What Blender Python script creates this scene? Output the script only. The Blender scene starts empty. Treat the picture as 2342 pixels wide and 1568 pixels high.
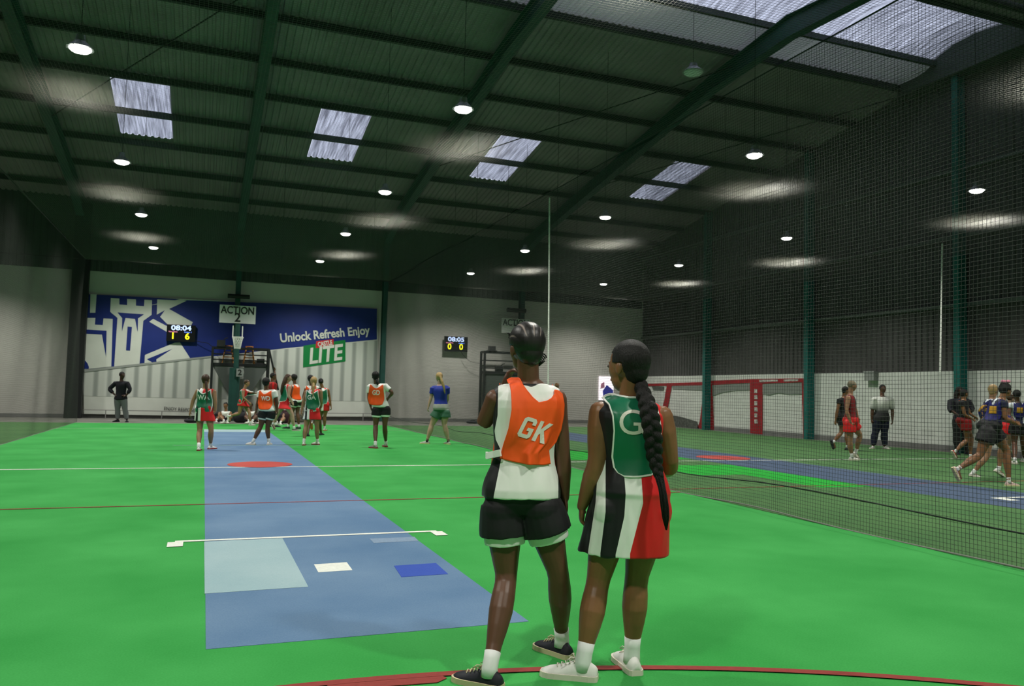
import bpy, bmesh, math, random
from mathutils import Vector, Matrix, noise
from mathutils.bvhtree import BVHTree

# ---------------------------------------------------------------- camera, world, exposure
F_PX, CX, CY, CAM_H = 1820.0, 1171.0, 784.0, 1.42
def _cd(px, py): return Vector((px-CX, -(py-CY), -F_PX))
_ya = _cd(466, 878).normalized()
_xa = _cd(5900, 1015); _xa = (_xa - _xa.dot(_ya)*_ya).normalized()
_za = _xa.cross(_ya)
ROT = Matrix((_xa, _ya, _za))                    # camera space -> world
CAM = Vector((0.0, 0.0, CAM_H))
FW = Vector((-ROT[0][2], -ROT[1][2], 0)).normalized()
RT = FW.cross(Vector((0, 0, 1)))
UP = Vector((0, 0, 1))
scene = bpy.context.scene
cam_data = bpy.data.cameras.new('camera')
cam_data.sensor_width = 36.0
cam_data.lens = 36.0*F_PX/2342.0
cam_data.clip_start = 0.05
cam_data.clip_end = 300
cam_data.dof.use_dof = True
cam_data.dof.focus_distance = 4.6
cam_data.dof.aperture_fstop = 5.6
cam = bpy.data.objects.new('camera', cam_data)
scene.collection.objects.link(cam)
cam.matrix_world = Matrix.Translation(CAM) @ ROT.to_4x4()
scene.camera = cam
scene.view_settings.view_transform = 'Standard'
scene.view_settings.look = 'None'
scene.view_settings.exposure = 0.0
scene.view_settings.gamma = 1.0
scene.view_settings.use_curve_mapping = False
scene.cycles.use_denoising = True
scene.cycles.sample_clamp_indirect = 6.0
scene.cycles.max_bounces = 6
scene.cycles.diffuse_bounces = 3
world = bpy.data.worlds.new('overcast_sky'); scene.world = world
world.use_nodes = True
world.node_tree.nodes['Background'].inputs[0].default_value = (0.76, 0.82, 1.0, 1)
world.node_tree.nodes['Background'].inputs[1].default_value = 1.05
LAMP_GLOW = 14.0
LAMP_WATTS = 900.0

def ray(px, py): return ROT @ _cd(px, py)
def on_floor(px, py, z=0.0):
    r = ray(px, py); return CAM + r*((z-CAM_H)/r.z)
def on_wall(px, py, y):
    r = ray(px, py); return CAM + r*(y/r.y)
def on_side(px, py, x):
    r = ray(px, py); return CAM + r*(x/r.x)
def on_depth(px, py, d):
    r = ray(px, py); return CAM + r*(d/r.dot(FW))
def project(p):
    c = ROT.transposed() @ (Vector(p)-CAM)
    return CX + F_PX*c.x/-c.z, CY - F_PX*c.y/-c.z

# ---------------------------------------------------------------- materials
MATS = {}
def mat(name, col, rough=0.7, metal=0.0, var=0.0, scale=8.0, bump=0.0, spec=0.3, emit=None, estr=1.0, aniso=None, sheen=0.0):
    if name in MATS: return MATS[name]
    m = bpy.data.materials.new(name); m.use_nodes = True
    nt = m.node_tree; b = nt.nodes['Principled BSDF']
    b.inputs['Base Color'].default_value = (*col, 1)
    b.inputs['Roughness'].default_value = rough
    b.inputs['Metallic'].default_value = metal
    b.inputs['Specular IOR Level'].default_value = spec
    if sheen: b.inputs['Sheen Weight'].default_value = sheen
    if emit:
        b.inputs['Emission Color'].default_value = (*emit, 1)
        b.inputs['Emission Strength'].default_value = estr
    if var or bump:
        tc = nt.nodes.new('ShaderNodeTexCoord'); mp = nt.nodes.new('ShaderNodeMapping')
        if aniso: mp.inputs['Scale'].default_value = aniso
        n = nt.nodes.new('ShaderNodeTexNoise'); n.inputs['Scale'].default_value = scale; n.inputs['Detail'].default_value = 5
        nt.links.new(tc.outputs['Object'], mp.inputs[0]); nt.links.new(mp.outputs[0], n.inputs['Vector'])
        if var:
            mr = nt.nodes.new('ShaderNodeMapRange')
            mr.inputs['From Min'].default_value = 0.3; mr.inputs['From Max'].default_value = 0.7
            mr.inputs['To Min'].default_value = 1-var; mr.inputs['To Max'].default_value = 1+var
            mx = nt.nodes.new('ShaderNodeVectorMath'); mx.operation = 'SCALE'
            mx.inputs[0].default_value = col
            nt.links.new(n.outputs['Fac'], mr.inputs['Value']); nt.links.new(mr.outputs[0], mx.inputs['Scale'])
            nt.links.new(mx.outputs[0], b.inputs['Base Color'])
        if bump:
            bp = nt.nodes.new('ShaderNodeBump'); bp.inputs['Strength'].default_value = bump; bp.inputs['Distance'].default_value = 0.01
            nt.links.new(n.outputs['Fac'], bp.inputs['Height']); nt.links.new(bp.outputs[0], b.inputs['Normal'])
    MATS[name] = m
    return m

def turf_mat(name, c1, c2):
    m = bpy.data.materials.new(name); m.use_nodes = True; nt = m.node_tree; b = nt.nodes['Principled BSDF']
    b.inputs['Roughness'].default_value = 0.85; b.inputs['Specular IOR Level'].default_value = 0.15
    tc = nt.nodes.new('ShaderNodeTexCoord')
    n1 = nt.nodes.new('ShaderNodeTexNoise'); n1.inputs['Scale'].default_value = 0.9; n1.inputs['Detail'].default_value = 4
    n2 = nt.nodes.new('ShaderNodeTexNoise'); n2.inputs['Scale'].default_value = 90; n2.inputs['Detail'].default_value = 3
    for n in (n1, n2): nt.links.new(tc.outputs['Object'], n.inputs['Vector'])
    ad = nt.nodes.new('ShaderNodeMath'); ad.operation = 'MULTIPLY_ADD'; ad.inputs[1].default_value = 0.45
    nt.links.new(n2.outputs['Fac'], ad.inputs[0]); nt.links.new(n1.outputs['Fac'], ad.inputs[2])
    mr = nt.nodes.new('ShaderNodeMapRange'); mr.inputs['From Min'].default_value = 0.5; mr.inputs['From Max'].default_value = 0.95
    nt.links.new(ad.outputs[0], mr.inputs['Value'])
    mx = nt.nodes.new('ShaderNodeMix'); mx.data_type = 'RGBA'
    mx.inputs[6].default_value = (*c1, 1); mx.inputs[7].default_value = (*c2, 1)
    nt.links.new(mr.outputs[0], mx.inputs[0]); nt.links.new(mx.outputs[2], b.inputs['Base Color'])
    bp = nt.nodes.new('ShaderNodeBump'); bp.inputs['Strength'].default_value = 0.25; bp.inputs['Distance'].default_value = 0.004
    nt.links.new(n2.outputs['Fac'], bp.inputs['Height']); nt.links.new(bp.outputs[0], b.inputs['Normal'])
    MATS[name] = m
    return m

def layer_mat(name, base, cols, rough=0.6, bump=0.0, scale=20.0, sheen=0.2, spec=0.3):
    """cloth whose seams sit where the mesh attributes lay0, lay1... cross zero"""
    m = bpy.data.materials.new(name); m.use_nodes = True; nt = m.node_tree; b = nt.nodes['Principled BSDF']
    b.inputs['Roughness'].default_value = rough; b.inputs['Specular IOR Level'].default_value = spec
    b.inputs['Sheen Weight'].default_value = sheen*0.3
    prev = None
    for i, c in enumerate(cols):
        at = nt.nodes.new('ShaderNodeAttribute'); at.attribute_name = 'lay%d' % i
        gt = nt.nodes.new('ShaderNodeMath'); gt.operation = 'GREATER_THAN'; gt.inputs[1].default_value = 0.0
        nt.links.new(at.outputs['Fac'], gt.inputs[0])
        mx = nt.nodes.new('ShaderNodeMix'); mx.data_type = 'RGBA'
        mx.inputs[6].default_value = (*base, 1); mx.inputs[7].default_value = (*c, 1)
        if prev: nt.links.new(prev.outputs[2], mx.inputs[6])
        nt.links.new(gt.outputs[0], mx.inputs[0]); prev = mx
    if prev: nt.links.new(prev.outputs[2], b.inputs['Base Color'])
    else: b.inputs['Base Color'].default_value = (*base, 1)
    if bump:
        tc = nt.nodes.new('ShaderNodeTexCoord'); mp = nt.nodes.new('ShaderNodeMapping'); mp.inputs['Scale'].default_value = (1, 1, 0.45)
        n = nt.nodes.new('ShaderNodeTexNoise'); n.inputs['Scale'].default_value = scale; n.inputs['Detail'].default_value = 2
        nt.links.new(tc.outputs['Object'], mp.inputs[0]); nt.links.new(mp.outputs[0], n.inputs['Vector'])
        bp = nt.nodes.new('ShaderNodeBump'); bp.inputs['Strength'].default_value = bump; bp.inputs['Distance'].default_value = 0.03
        nt.links.new(n.outputs['Fac'], bp.inputs['Height']); nt.links.new(bp.outputs[0], b.inputs['Normal'])
    return m

# ---------------------------------------------------------------- mesh helpers
def link_bm(name, bm, m, parent=None, smooth=False, mats=None):
    me = bpy.data.meshes.new(name)
    if parent is not None:
        bmesh.ops.translate(bm, verts=bm.verts, vec=-world_loc(parent))
    bm.normal_update(); bm.to_mesh(me); bm.free()
    for x in (mats or [m]): me.materials.append(x)
    if smooth:
        for p in me.polygons: p.use_smooth = True
    o = bpy.data.objects.new(name, me); scene.collection.objects.link(o)
    if parent is not None: o.parent = parent
    return o
def world_loc(o):
    v = Vector(o.location)
    while o.parent is not None:
        o = o.parent; v += Vector(o.location)
    return v
def thing(name, label, cat, loc=(0, 0, 0), group=None):
    o = bpy.data.objects.new(name, None); scene.collection.objects.link(o)
    o.location = loc; o.empty_display_size = 0.2
    return tag(o, label, cat, group)
def tag(o, label, cat, group=None, kind=None):
    o['label'] = label; o['category'] = cat
    if group: o['group'] = group
    if kind: o['kind'] = kind
    return o
def struct(o, label=None):
    o['kind'] = 'structure'
    if label: o['label'] = label
    return o
def box(bm, lo, hi, mi=0):
    (x0, y0, z0), (x1, y1, z1) = lo, hi
    v = [bm.verts.new(c) for c in ((x0,y0,z0),(x1,y0,z0),(x1,y1,z0),(x0,y1,z0),(x0,y0,z1),(x1,y0,z1),(x1,y1,z1),(x0,y1,z1))]
    for f in ((3,2,1,0),(4,5,6,7),(0,1,5,4),(1,2,6,5),(2,3,7,6),(3,0,4,7)):
        bm.faces.new([v[i] for i in f]).material_index = mi
def bar(bm, a, b, w, h=None, up=(0, 0, 1), caps=True):
    """rectangular bar from a to b, w across, h along up"""
    a, b = Vector(a), Vector(b); h = h or w
    d = (b-a).normalized(); u = Vector(up)
    if abs(d.dot(u)) > 0.98: u = Vector((0, 1, 0))
    s = d.cross(u).normalized(); t = s.cross(d).normalized()
    vs = [bm.verts.new(p + s*(i*w/2) + t*(j*h/2)) for p in (a, b) for i, j in ((-1,-1),(1,-1),(1,1),(-1,1))]
    for k in range(4): bm.faces.new([vs[k], vs[(k+1) % 4], vs[4+(k+1) % 4], vs[4+k]])
    if caps: bm.faces.new(vs[3::-1]); bm.faces.new(vs[4:])
def tube(bm, pts, rad, n=8, caps=True):
    """round tube through pts; rad is a number or a list"""
    pts = [Vector(p) for p in pts]; k = len(pts)
    rads = rad if isinstance(rad, (list, tuple)) else [rad]*k
    rings = []; ref = Vector((0.13, 0.97, 0.21))
    for i, p in enumerate(pts):
        d = (pts[min(i+1, k-1)]-pts[max(i-1, 0)]).normalized()
        if abs(d.dot(ref)) > 0.95: ref = Vector((1, 0, 0.1))
        s = d.cross(ref).normalized(); t = s.cross(d)
        rings.append([bm.verts.new(p + (s*math.cos(2*math.pi*j/n)+t*math.sin(2*math.pi*j/n))*rads[i]) for j in range(n)])
    for r0, r1 in zip(rings, rings[1:]):
        for j in range(n): bm.faces.new([r0[j], r0[(j+1) % n], r1[(j+1) % n], r1[j]])
    if caps: bm.faces.new(rings[0][::-1]); bm.faces.new(rings[-1])
def prism(bm, pts, off, mi=0):
    """polygon pts (3D, planar) pushed by off"""
    a = [bm.verts.new(p) for p in pts]; b = [bm.verts.new(Vector(p)+Vector(off)) for p in pts]
    n = len(a)
    fs = [bm.faces.new(a[::-1]), bm.faces.new(b)]
    for i in range(n): fs.append(bm.faces.new([a[i], a[(i+1) % n], b[(i+1) % n], b[i]]))
    for f in fs: f.material_index = mi
    return fs
def fix_normals(bm): bmesh.ops.recalc_face_normals(bm, faces=bm.faces)

def text_bm(body, size, offset=0.0, shear=0.0, extrude=0.0, align='CENTER', spacing=1.0):
    cu = bpy.data.curves.new('lettering', 'FONT'); cu.body = body; cu.size = size; cu.offset = offset; cu.shear = shear
    cu.extrude = extrude; cu.align_x = align; cu.align_y = 'CENTER'; cu.resolution_u = 5; cu.space_character = spacing
    o = bpy.data.objects.new('lettering', cu); scene.collection.objects.link(o)
    dg = bpy.context.evaluated_depsgraph_get()
    me = bpy.data.meshes.new_from_object(o.evaluated_get(dg))
    bm = bmesh.new(); bm.from_mesh(me)
    bpy.data.objects.remove(o); bpy.data.curves.remove(cu); bpy.data.meshes.remove(me)
    return bm
def text_on(name, body, size, origin, xdir, ydir, m, parent, offset=0.0, shear=0.0, align='CENTER', thick=0.004, sx=1.0):
    """lettering whose centre sits at origin, reading along xdir with ydir up"""
    bm = text_bm(body, size, offset, shear, thick/2, align)
    x = Vector(xdir).normalized(); y = Vector(ydir).normalized(); n = x.cross(y)
    M = Matrix((x*sx, y, n)).transposed().to_4x4(); M.translation = Vector(origin)
    bm.transform(M)
    return link_bm(name, bm, m, parent)
ORD = ['first', 'second', 'third', 'fourth', 'fifth', 'sixth', 'seventh', 'eighth', 'ninth', 'tenth', 'eleventh', 'twelfth', 'thirteenth', 'fourteenth']

# ================================================================= THE BUILDING
WY = 35.0          # far wall
XW = 20.45         # right wall
XL = -17.5         # left wall
YB = -2.6          # wall behind the photographer
RIDGE = 16.2
EAVE = 8.6
SL = 0.165
def roof_z(y): return EAVE + SL*((WY-y) if y > RIDGE else (y-YB)*(WY-RIDGE)/(RIDGE-YB))

m_conc = mat('concrete_floor', (0.16, 0.16, 0.14), 0.8, var=0.25, scale=1.5, bump=0.1)
m_plaster = mat('painted_plaster', (0.47, 0.46, 0.425), 0.85, var=0.06, scale=0.6, bump=0.05)
m_dark = mat('dark_cladding_and_shade', (0.055, 0.065, 0.06), 0.8, var=0.2, scale=1.0)  # also colours the shaded upper part of the far wall
m_roof = mat('roof_sheet', (0.27, 0.215, 0.25), 0.55, metal=0.0, var=0.18, scale=0.7)
m_side = mat('side_cladding', (0.075, 0.072, 0.072), 0.6, var=0.15, scale=1.2)
m_green = mat('dark_green_paint', (0.016, 0.062, 0.052), 0.5, var=0.15, scale=3)
m_purlin = mat('purlin_steel', (0.03, 0.04, 0.035), 0.6, var=0.2, scale=4)
m_black = mat('black_steel', (0.012, 0.013, 0.014), 0.5)
m_blackcloth = mat('black_cloth', (0.012, 0.012, 0.014), 0.9)
m_white = mat('white_paint', (0.75, 0.76, 0.72), 0.6)

bm = bmesh.new(); box(bm, (XL, YB, -0.2), (XW, WY, -0.004))
struct(link_bm('floor', bm, m_conc))

# far wall: light plaster below, shade above the net painted as a dark sheet
bm = bmesh.new(); box(bm, (XL, WY, -0.2), (XW+0.3, WY+0.2, EAVE+0.1))
struct(link_bm('wall_far', bm, m_plaster))
bm = bmesh.new(); box(bm, (XL, YB-0.2, -0.2), (XW, YB, EAVE+0.2)); struct(link_bm('wall_back', bm, m_plaster))
bm = bmesh.new(); box(bm, (XL-0.2, YB, -0.2), (XL, WY, 12.6)); struct(link_bm('wall_left', bm, m_dark))

# right wall: painted blockwork with corrugated cladding above
def brick_mat():
    m = bpy.data.materials.new('white_blockwork'); m.use_nodes = True; nt = m.node_tree; b = nt.nodes['Principled BSDF']
    tc = nt.nodes.new('ShaderNodeTexCoord'); sp = nt.nodes.new('ShaderNodeSeparateXYZ'); cb = nt.nodes.new('ShaderNodeCombineXYZ')
    nt.links.new(tc.outputs['Object'], sp.inputs[0]); nt.links.new(sp.outputs['Y'], cb.inputs['X']); nt.links.new(sp.outputs['Z'], cb.inputs['Y'])
    br = nt.nodes.new('ShaderNodeTexBrick'); br.inputs['Scale'].default_value = 1.0
    br.inputs['Brick Width'].default_value = 0.4; br.inputs['Row Height'].default_value = 0.2; br.inputs['Mortar Size'].default_value = 0.008
    br.inputs['Color1'].default_value = (0.66, 0.68, 0.64, 1); br.inputs['Color2'].default_value = (0.60, 0.62, 0.58, 1); br.inputs['Mortar'].default_value = (0.5, 0.52, 0.48, 1)
    nt.links.new(cb.outputs[0], br.inputs['Vector']); nt.links.new(br.outputs['Color'], b.inputs['Base Color'])
    b.inputs['Roughness'].default_value = 0.8
    return m
bm = bmesh.new(); box(bm, (XW, YB, -0.2), (XW+0.25, WY, 2.35)); struct(link_bm('wall_right', bm, brick_mat()))
bm = bmesh.new(); box(bm, (XW-0.02, YB, 0), (XW, WY, 0.17)); struct(link_bm('baseboard_right', bm, mat('grey_plinth', (0.17, 0.17, 0.165), 0.8, var=0.15, scale=3)))
bm = bmesh.new(); box(bm, (XL, WY-0.02, 0), (XW-0.02, WY, 0.14)); struct(link_bm('baseboard_far', bm, MATS['grey_plinth']))

def corr(bm, us, vs, P, pitch=0.2, amp=0.035, skip=None):
    """trapezoid-profile sheet: profile across u, rows at vs; P(u, v, h) -> point"""
    prof = [(0.0, 0), (0.45, 0), (0.6, 1), (0.85, 1)]
    u0, u1 = us; n = int(round((u1-u0)/pitch)); cols = []
    for i in range(n):
        for a, h in prof: cols.append((u0+(i+a)*(u1-u0)/n, h*amp))
    cols.append((u1, 0))
    grid = [[bm.verts.new(P(u, v, h)) for u, h in cols] for v in vs]
    for r in range(len(vs)-1):
        for c in range(len(cols)-1):
            if skip and skip((cols[c][0]+cols[c+1][0])/2, (vs[r]+vs[r+1])/2): continue
            bm.faces.new([grid[r][c], grid[r][c+1], grid[r+1][c+1], grid[r+1][c]])
bm = bmesh.new(); corr(bm, (YB, WY), (2.35, 7, 12.6), lambda u, v, h: (XW+0.08+h, u, v), pitch=0.22, amp=0.045)
box(bm, (XW+0.2, YB, 2.35), (XW+0.25, WY, 12.6))
struct(link_bm('wall_right_cladding', bm, m_side)).name = 'wall_right.001'
bm = bmesh.new(); corr(bm, (XL, XW), (5.75, 9.0), lambda u, v, h: (u, WY-0.03-h, v), pitch=0.25, amp=0.02)  # dark colour stands in for wall dimmed behind the overhead net
struct(link_bm('wall_far_shade_band', bm, m_dark)).name = 'wall_far.001'

# roof sheets with holes where the translucent sheets sit
SKY = [(-2.95, -1.35), (3.10, 4.68), (9.20, 10.70), (16.20, 17.72)]
SY0, SY1 = 24.95, 28.85
def in_sky(x, y): return any(a < x < b for a, b in SKY) and SY0 < y < SY1
YA, YBM, YC = 18.5, 17.25, 14.5
bm = bmesh.new()
corr(bm, (XL, XW+0.2), (WY+0.1, SY1, SY0, YA), lambda u, v, h: (u, v, roof_z(v)+h+0.02), pitch=0.2, amp=0.04, skip=in_sky)
bx = bmesh.new()
struct(link_bm('ceiling', bm, m_roof))
bm = bmesh.new()
corr(bm, (XL, XW+0.2), (13.2, 8, YB-0.1), lambda u, v, h: (u, v, roof_z(v)+h+0.02), pitch=0.2, amp=0.04)
# upper skins keep the daylight out everywhere but the openings
struct(link_bm('ceiling', bm, m_roof))
# curved bullnose sheet under the ridge glazing
curve = [(18.5, 11.34), (18.15, 11.34), (17.85, 11.36), (17.6, 11.40), (17.42, 11.46), (17.3, 11.54), (17.24, 11.64)]
def along(cv):
    d = {i: c for i, c in enumerate(cv)}
    return lambda u, v, h: (u, d[v][0], d[v][1]+h*0.9)
m_bull0 = mat('bullnose_sheet', (0.62, 0.56, 0.60), 0.38, metal=0.75, var=0.2, scale=2)
def bull_mat():
    m = bpy.data.materials.new('bullnose_skylit'); m.use_nodes = True; nt = m.node_tree; out = nt.nodes['Material Output']; b = nt.nodes['Principled BSDF']
    b.inputs['Base Color'].default_value = (0.42, 0.36, 0.40, 1); b.inputs['Roughness'].default_value = 0.45
    tr = nt.nodes.new('ShaderNodeBsdfTranslucent'); tr.inputs['Color'].default_value = (0.8, 0.78, 0.78, 1)
    mx = nt.nodes.new('ShaderNodeMixShader'); mx.inputs[0].default_value = 0.13  # translucency added so sky light greys the sheet
    nt.links.new(b.outputs[0], mx.inputs[1]); nt.links.new(tr.outputs[0], mx.inputs[2]); nt.links.new(mx.outputs[0], out.inputs['Surface'])
    return m
m_bull = bull_mat()
bm = bmesh.new(); corr(bm, (XL, XW), list(range(len(curve))), along(curve), pitch=0.2, amp=0.04)
struct(link_bm('ceiling', bm, m_bull, smooth=False))
def glaze_mat():
    m = bpy.data.materials.new('translucent_sheet'); m.use_nodes = True; nt = m.node_tree
    nt.nodes.remove(nt.nodes['Principled BSDF']); out = nt.nodes['Material Output']
    tr = nt.nodes.new('ShaderNodeBsdfTranslucent'); tp = nt.nodes.new('ShaderNodeBsdfTransparent'); mx = nt.nodes.new('ShaderNodeMixShader')
    tc = nt.nodes.new('ShaderNodeTexCoord'); mp = nt.nodes.new('ShaderNodeMapping'); mp.inputs['Scale'].default_value = (9, 0.7, 0.7)
    n = nt.nodes.new('ShaderNodeTexNoise'); n.inputs['Scale'].default_value = 1.2; n.inputs['Detail'].default_value = 6
    nt.links.new(tc.outputs['Object'], mp.inputs[0]); nt.links.new(mp.outputs[0], n.inputs['Vector'])
    cr = nt.nodes.new('ShaderNodeValToRGB'); cr.color_ramp.elements[0].position = 0.3; cr.color_ramp.elements[1].position = 0.62
    cr.color_ramp.elements[0].color = (0.28, 0.28, 0.31, 1); cr.color_ramp.elements[1].color = (0.86, 0.87, 0.92, 1)
    nt.links.new(n.outputs['Fac'], cr.inputs[0]); nt.links.new(cr.outputs[0], tr.inputs['Color']); nt.links.new(cr.outputs[0], tp.inputs['Color'])
    mx.inputs[0].default_value = 0.25
    nt.links.new(tr.outputs[0], mx.inputs[1]); nt.links.new(tp.outputs[0], mx.inputs[2]); nt.links.new(mx.outputs[0], out.inputs['Surface'])
    return m
m_glaze = glaze_mat()
n_win = 1
for a, b in SKY:
    bm = bmesh.new(); corr(bm, (a, b), (SY1+0.05, SY0-0.05), lambda u, v, h: (u, v, roof_z(v)+h+0.05), pitch=0.2, amp=0.04)
    struct(link_bm('window_%d' % n_win, bm, m_glaze)); n_win += 1
ridge_cv = [(17.24, 11.64), (16.6, 11.84), (15.9, 11.9), (15.1, 11.82), (14.5, 11.64)]
bm = bmesh.new(); corr(bm, (XL, XW-0.5), list(range(5)), along(ridge_cv), pitch=0.2, amp=0.035)
struct(link_bm('window_%d' % n_win, bm, m_glaze))
bm = bmesh.new(); corr(bm, (XL, XW), (0, 1), along([(14.5, 11.6), (13.2, 11.4)]), pitch=0.2, amp=0.03)
struct(link_bm('ceiling', bm, m_roof))
bm = bmesh.new(); box(bm, (XW-0.5, 14.4, 11.0), (XW+0.25, 18.6, 12.5)); struct(link_bm('trim_1', bm, m_dark))
# edge beams of the ridge light
for k, (y, z) in enumerate(((17.2, 11.52), (14.45, 11.52))):
    bm = bmesh.new(); bar(bm, (XL, y, z), (XW, y, z), 0.1, 0.16)
    tag(link_bm('ridge_beam', bm, m_purlin), ('dark beam along the lower edge of the bright ridge skylight', 'dark beam along the upper edge of the bright ridge skylight')[k], 'beam')

# purlins
PY = [33.35, 31.3, 29.15, 27.0, 24.85, 22.85, 20.8, 18.5, 13.3, 11.2]
for k, y in enumerate(PY):
    bm = bmesh.new(); z = roof_z(y) - 0.1
    if k == 7: z = 11.22
    box(bm, (XL, y-0.035, z-0.1), (XW, y+0.035, z+0.1)); box(bm, (XL, y-0.09, z-0.105), (XW, y-0.03, z-0.09))
    lab = 'long dark roof purlin, %s one up from the far wall' % ORD[k] if k < 8 else 'dark purlin on the near side of the ridge, %s past the skylight' % ORD[k-8]
    tag(link_bm('roof_purlin', bm, m_purlin), lab, 'beam', 'roof purlins')
# rafters and columns
RX = [-4.75, 1.15, 7.26, 13.75, -11.0]
RN = ['leftmost', 'second from left', 'third from left', 'fourth from left, kinked at the ridge', 'outermost on the left court']
for k, x in enumerate(RX):
    bm = bmesh.new()
    def sec(y, depth, top): return [(x-0.14, y, top), (x+0.14, y, top), (x+0.14, y, top-0.02), (x+0.02, y, top-0.03), (x+0.02, y, top-depth+0.03), (x+0.14, y, top-depth+0.02), (x+0.14, y, top-depth), (x-0.14, y, top-depth), (x-0.14, y, top-depth+0.02), (x-0.02, y, top-depth+0.03), (x-0.02, y, top-0.03), (x-0.14, y, top-0.02)]
    st = [(34.7, 0.75), (32.5, 0.46), (19.5, 0.46), (RIDGE, 0.6), (13.0, 0.42), (0.0, 0.42), (YB+0.1, 0.7)]
    rings = [[bm.verts.new(c) for c in sec(y, d, (roof_z(y) if abs(y-RIDGE) > .1 else roof_z(RIDGE)-0.18)-0.2)] for y, d in st]
    for r0, r1 in zip(rings, rings[1:]):
        for j in range(12): bm.faces.new([r0[j], r0[(j+1) % 12], r1[(j+1) % 12], r1[j]])
    bm.faces.new(rings[0]); bm.faces.new(rings[-1][::-1]); fix_normals(bm)
    tag(link_bm('roof_rafter', bm, m_green), 'dark green sloping roof rafter, %s' % RN[k], 'beam', 'roof rafters')
for k, x in enumerate((-4.62, 1.15, 7.26, 13.75)):
    bm = bmesh.new(); w = (0.58, 0.2, 0.2, 0.2)[k]
    for s in (-1, 1): box(bm, (x-w/2, 34.55+s*0.15-0.01+0.0, 0), (x+w/2, 34.55+s*0.15+0.01, 8.3))
    box(bm, (x-(0.28 if k == 0 else 0.02), 34.40, 0), (x+(0.28 if k == 0 else 0.02), 34.70, 8.3))
    tag(link_bm('steel_column', bm, m_green if k else m_black),
        ('wide black column at the left end of the blue banner', 'dark green column behind the ACTION 2 sign', 'dark column at the right end of the blue banner', 'dark column behind the second ACTION sign')[k], 'column', 'columns on the far wall')
for k, y in enumerate((29.1, 22.85, 16.7, 10.7)):
    bm = bmesh.new(); z1 = roof_z(y)-0.1
    for s in (-1, 1): box(bm, (XW-0.18+s*0.14-0.012, y-0.10, 0), (XW-0.18+s*0.14+0.012, y+0.10, z1))
    box(bm, (XW-0.3, y-0.02, 0), (XW-0.05, y+0.02, z1))
    tag(link_bm('steel_column', bm, mat('teal_paint', (0.012, 0.13, 0.115), 0.5, var=0.15, scale=3)),
        ('teal steel column between the two pairs of red framed panels', 'teal steel column at the right end of the red framed panels', 'dark teal column behind the players on the far right', 'teal column of the right wall beyond the frame')[k], 'column', 'columns on the right wall')
for k, z in enumerate((4.28, 6.3, 8.3)):
    bm = bmesh.new(); box(bm, (XW-0.02, YB, z-0.05), (XW+0.1, WY, z+0.05))
    tag(link_bm('wall_girt', bm, mat('girt_steel', (0.12, 0.13, 0.125), 0.5)), 'horizontal steel rail on the right wall cladding, %s one up' % ORD[k], 'rail', 'rails of the right wall')
# cross bracing rods under the roof
for k, (a, b) in enumerate((((13.75, 18.6, 10.9), (7.3, 27.0, 9.3)), ((19.9, 18.0, 10.9), (13.8, 26.6, 9.35)), ((1.2, 18.6, 10.9), (-4.7, 27, 9.3)), ((7.3, 33.9, 6.4), (13.7, 33.9, 7.9)))):
    bm = bmesh.new(); tube(bm, [a, b], 0.018, 6)
    tag(link_bm('bracing_rod', bm, m_black), ('thin dark diagonal rod under the roof left of the kinked rafter', 'thin dark diagonal rod under the roof near the right wall', 'thin dark diagonal rod under the roof at upper left', 'thin dark diagonal rod in front of the upper far wall')[k], 'rod')

# ---------------------------------------------------------------- lamps (real light sources)
m_lampglow = mat('lamp_glow', (0.9, 0.9, 0.9), 0.5, emit=(1.0, 0.985, 0.90), estr=LAMP_GLOW)
m_lampoff = mat('lamp_cover', (0.7, 0.71, 0.74), 0.3)
m_house = mat('lamp_housing', (0.25, 0.26, 0.27), 0.4, metal=0.3)
LZ = 6.36
def lamp(x, y, label, z=LZ, on=True, r=0.155):
    t = thing('high_bay_lamp', label, 'lamp', (x, y, z), 'high-bay lamps hanging from the roof' if on else None)
    bm = bmesh.new(); bmesh.ops.create_uvsphere(bm, u_segments=20, v_segments=10, radius=1.0, matrix=Matrix.Translation((x, y, z+0.015)) @ Matrix.Diagonal((r, r, r*0.42, 1)))
    link_bm('diffuser', bm, m_lampglow if on else m_lampoff, t, True)
    if on:
        L = bpy.data.lights.new('beam', 'SPOT'); L.energy = LAMP_WATTS; L.color = (1.0, 0.985, 0.90); L.spot_size = math.radians(136); L.spot_blend = 0.75; L.shadow_soft_size = 0.22
        lo = bpy.data.objects.new('beam', L); scene.collection.objects.link(lo); lo.parent = t; lo.location = (0, 0, -0.22)
    bm = bmesh.new(); bmesh.ops.create_cone(bm, cap_ends=True, segments=24, radius1=r+0.035, radius2=r*0.55, depth=0.11, matrix=Matrix.Translation((x, y, z+0.068)))
    bmesh.ops.create_cone(bm, cap_ends=True, segments=16, radius1=r*0.5, radius2=r*0.4, depth=0.1, matrix=Matrix.Translation((x, y, z+0.17)))
    link_bm('housing', bm, m_house, t)
    bm = bmesh.new(); tube(bm, [(x, y, z+0.2), (x, y, roof_z(y)+0.03)], 0.006, 5); link_bm('cord', bm, m_black, t)
LX = [-1.95, 4.05, 10.3, 16.6]
LN = ['left-hand row', 'row over the court centre', 'row right of the centre', 'right-hand row']
for i, x in enumerate(LX):
    for j, y in enumerate((31.8, 25.7, 19.7, 13.2)):
        lamp(x, y, 'glowing ceiling lamp, %s, %s' % (LN[i], ('nearest the far wall', 'second from the far wall', 'third from the far wall', 'nearest the camera')[j]))
    for j, y in enumerate((6.9, 0.6)):
        lamp(x, y, 'round ceiling lamp out of view above, %s, %s' % (LN[i], ('ahead', 'behind the camera')[j]))
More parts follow.
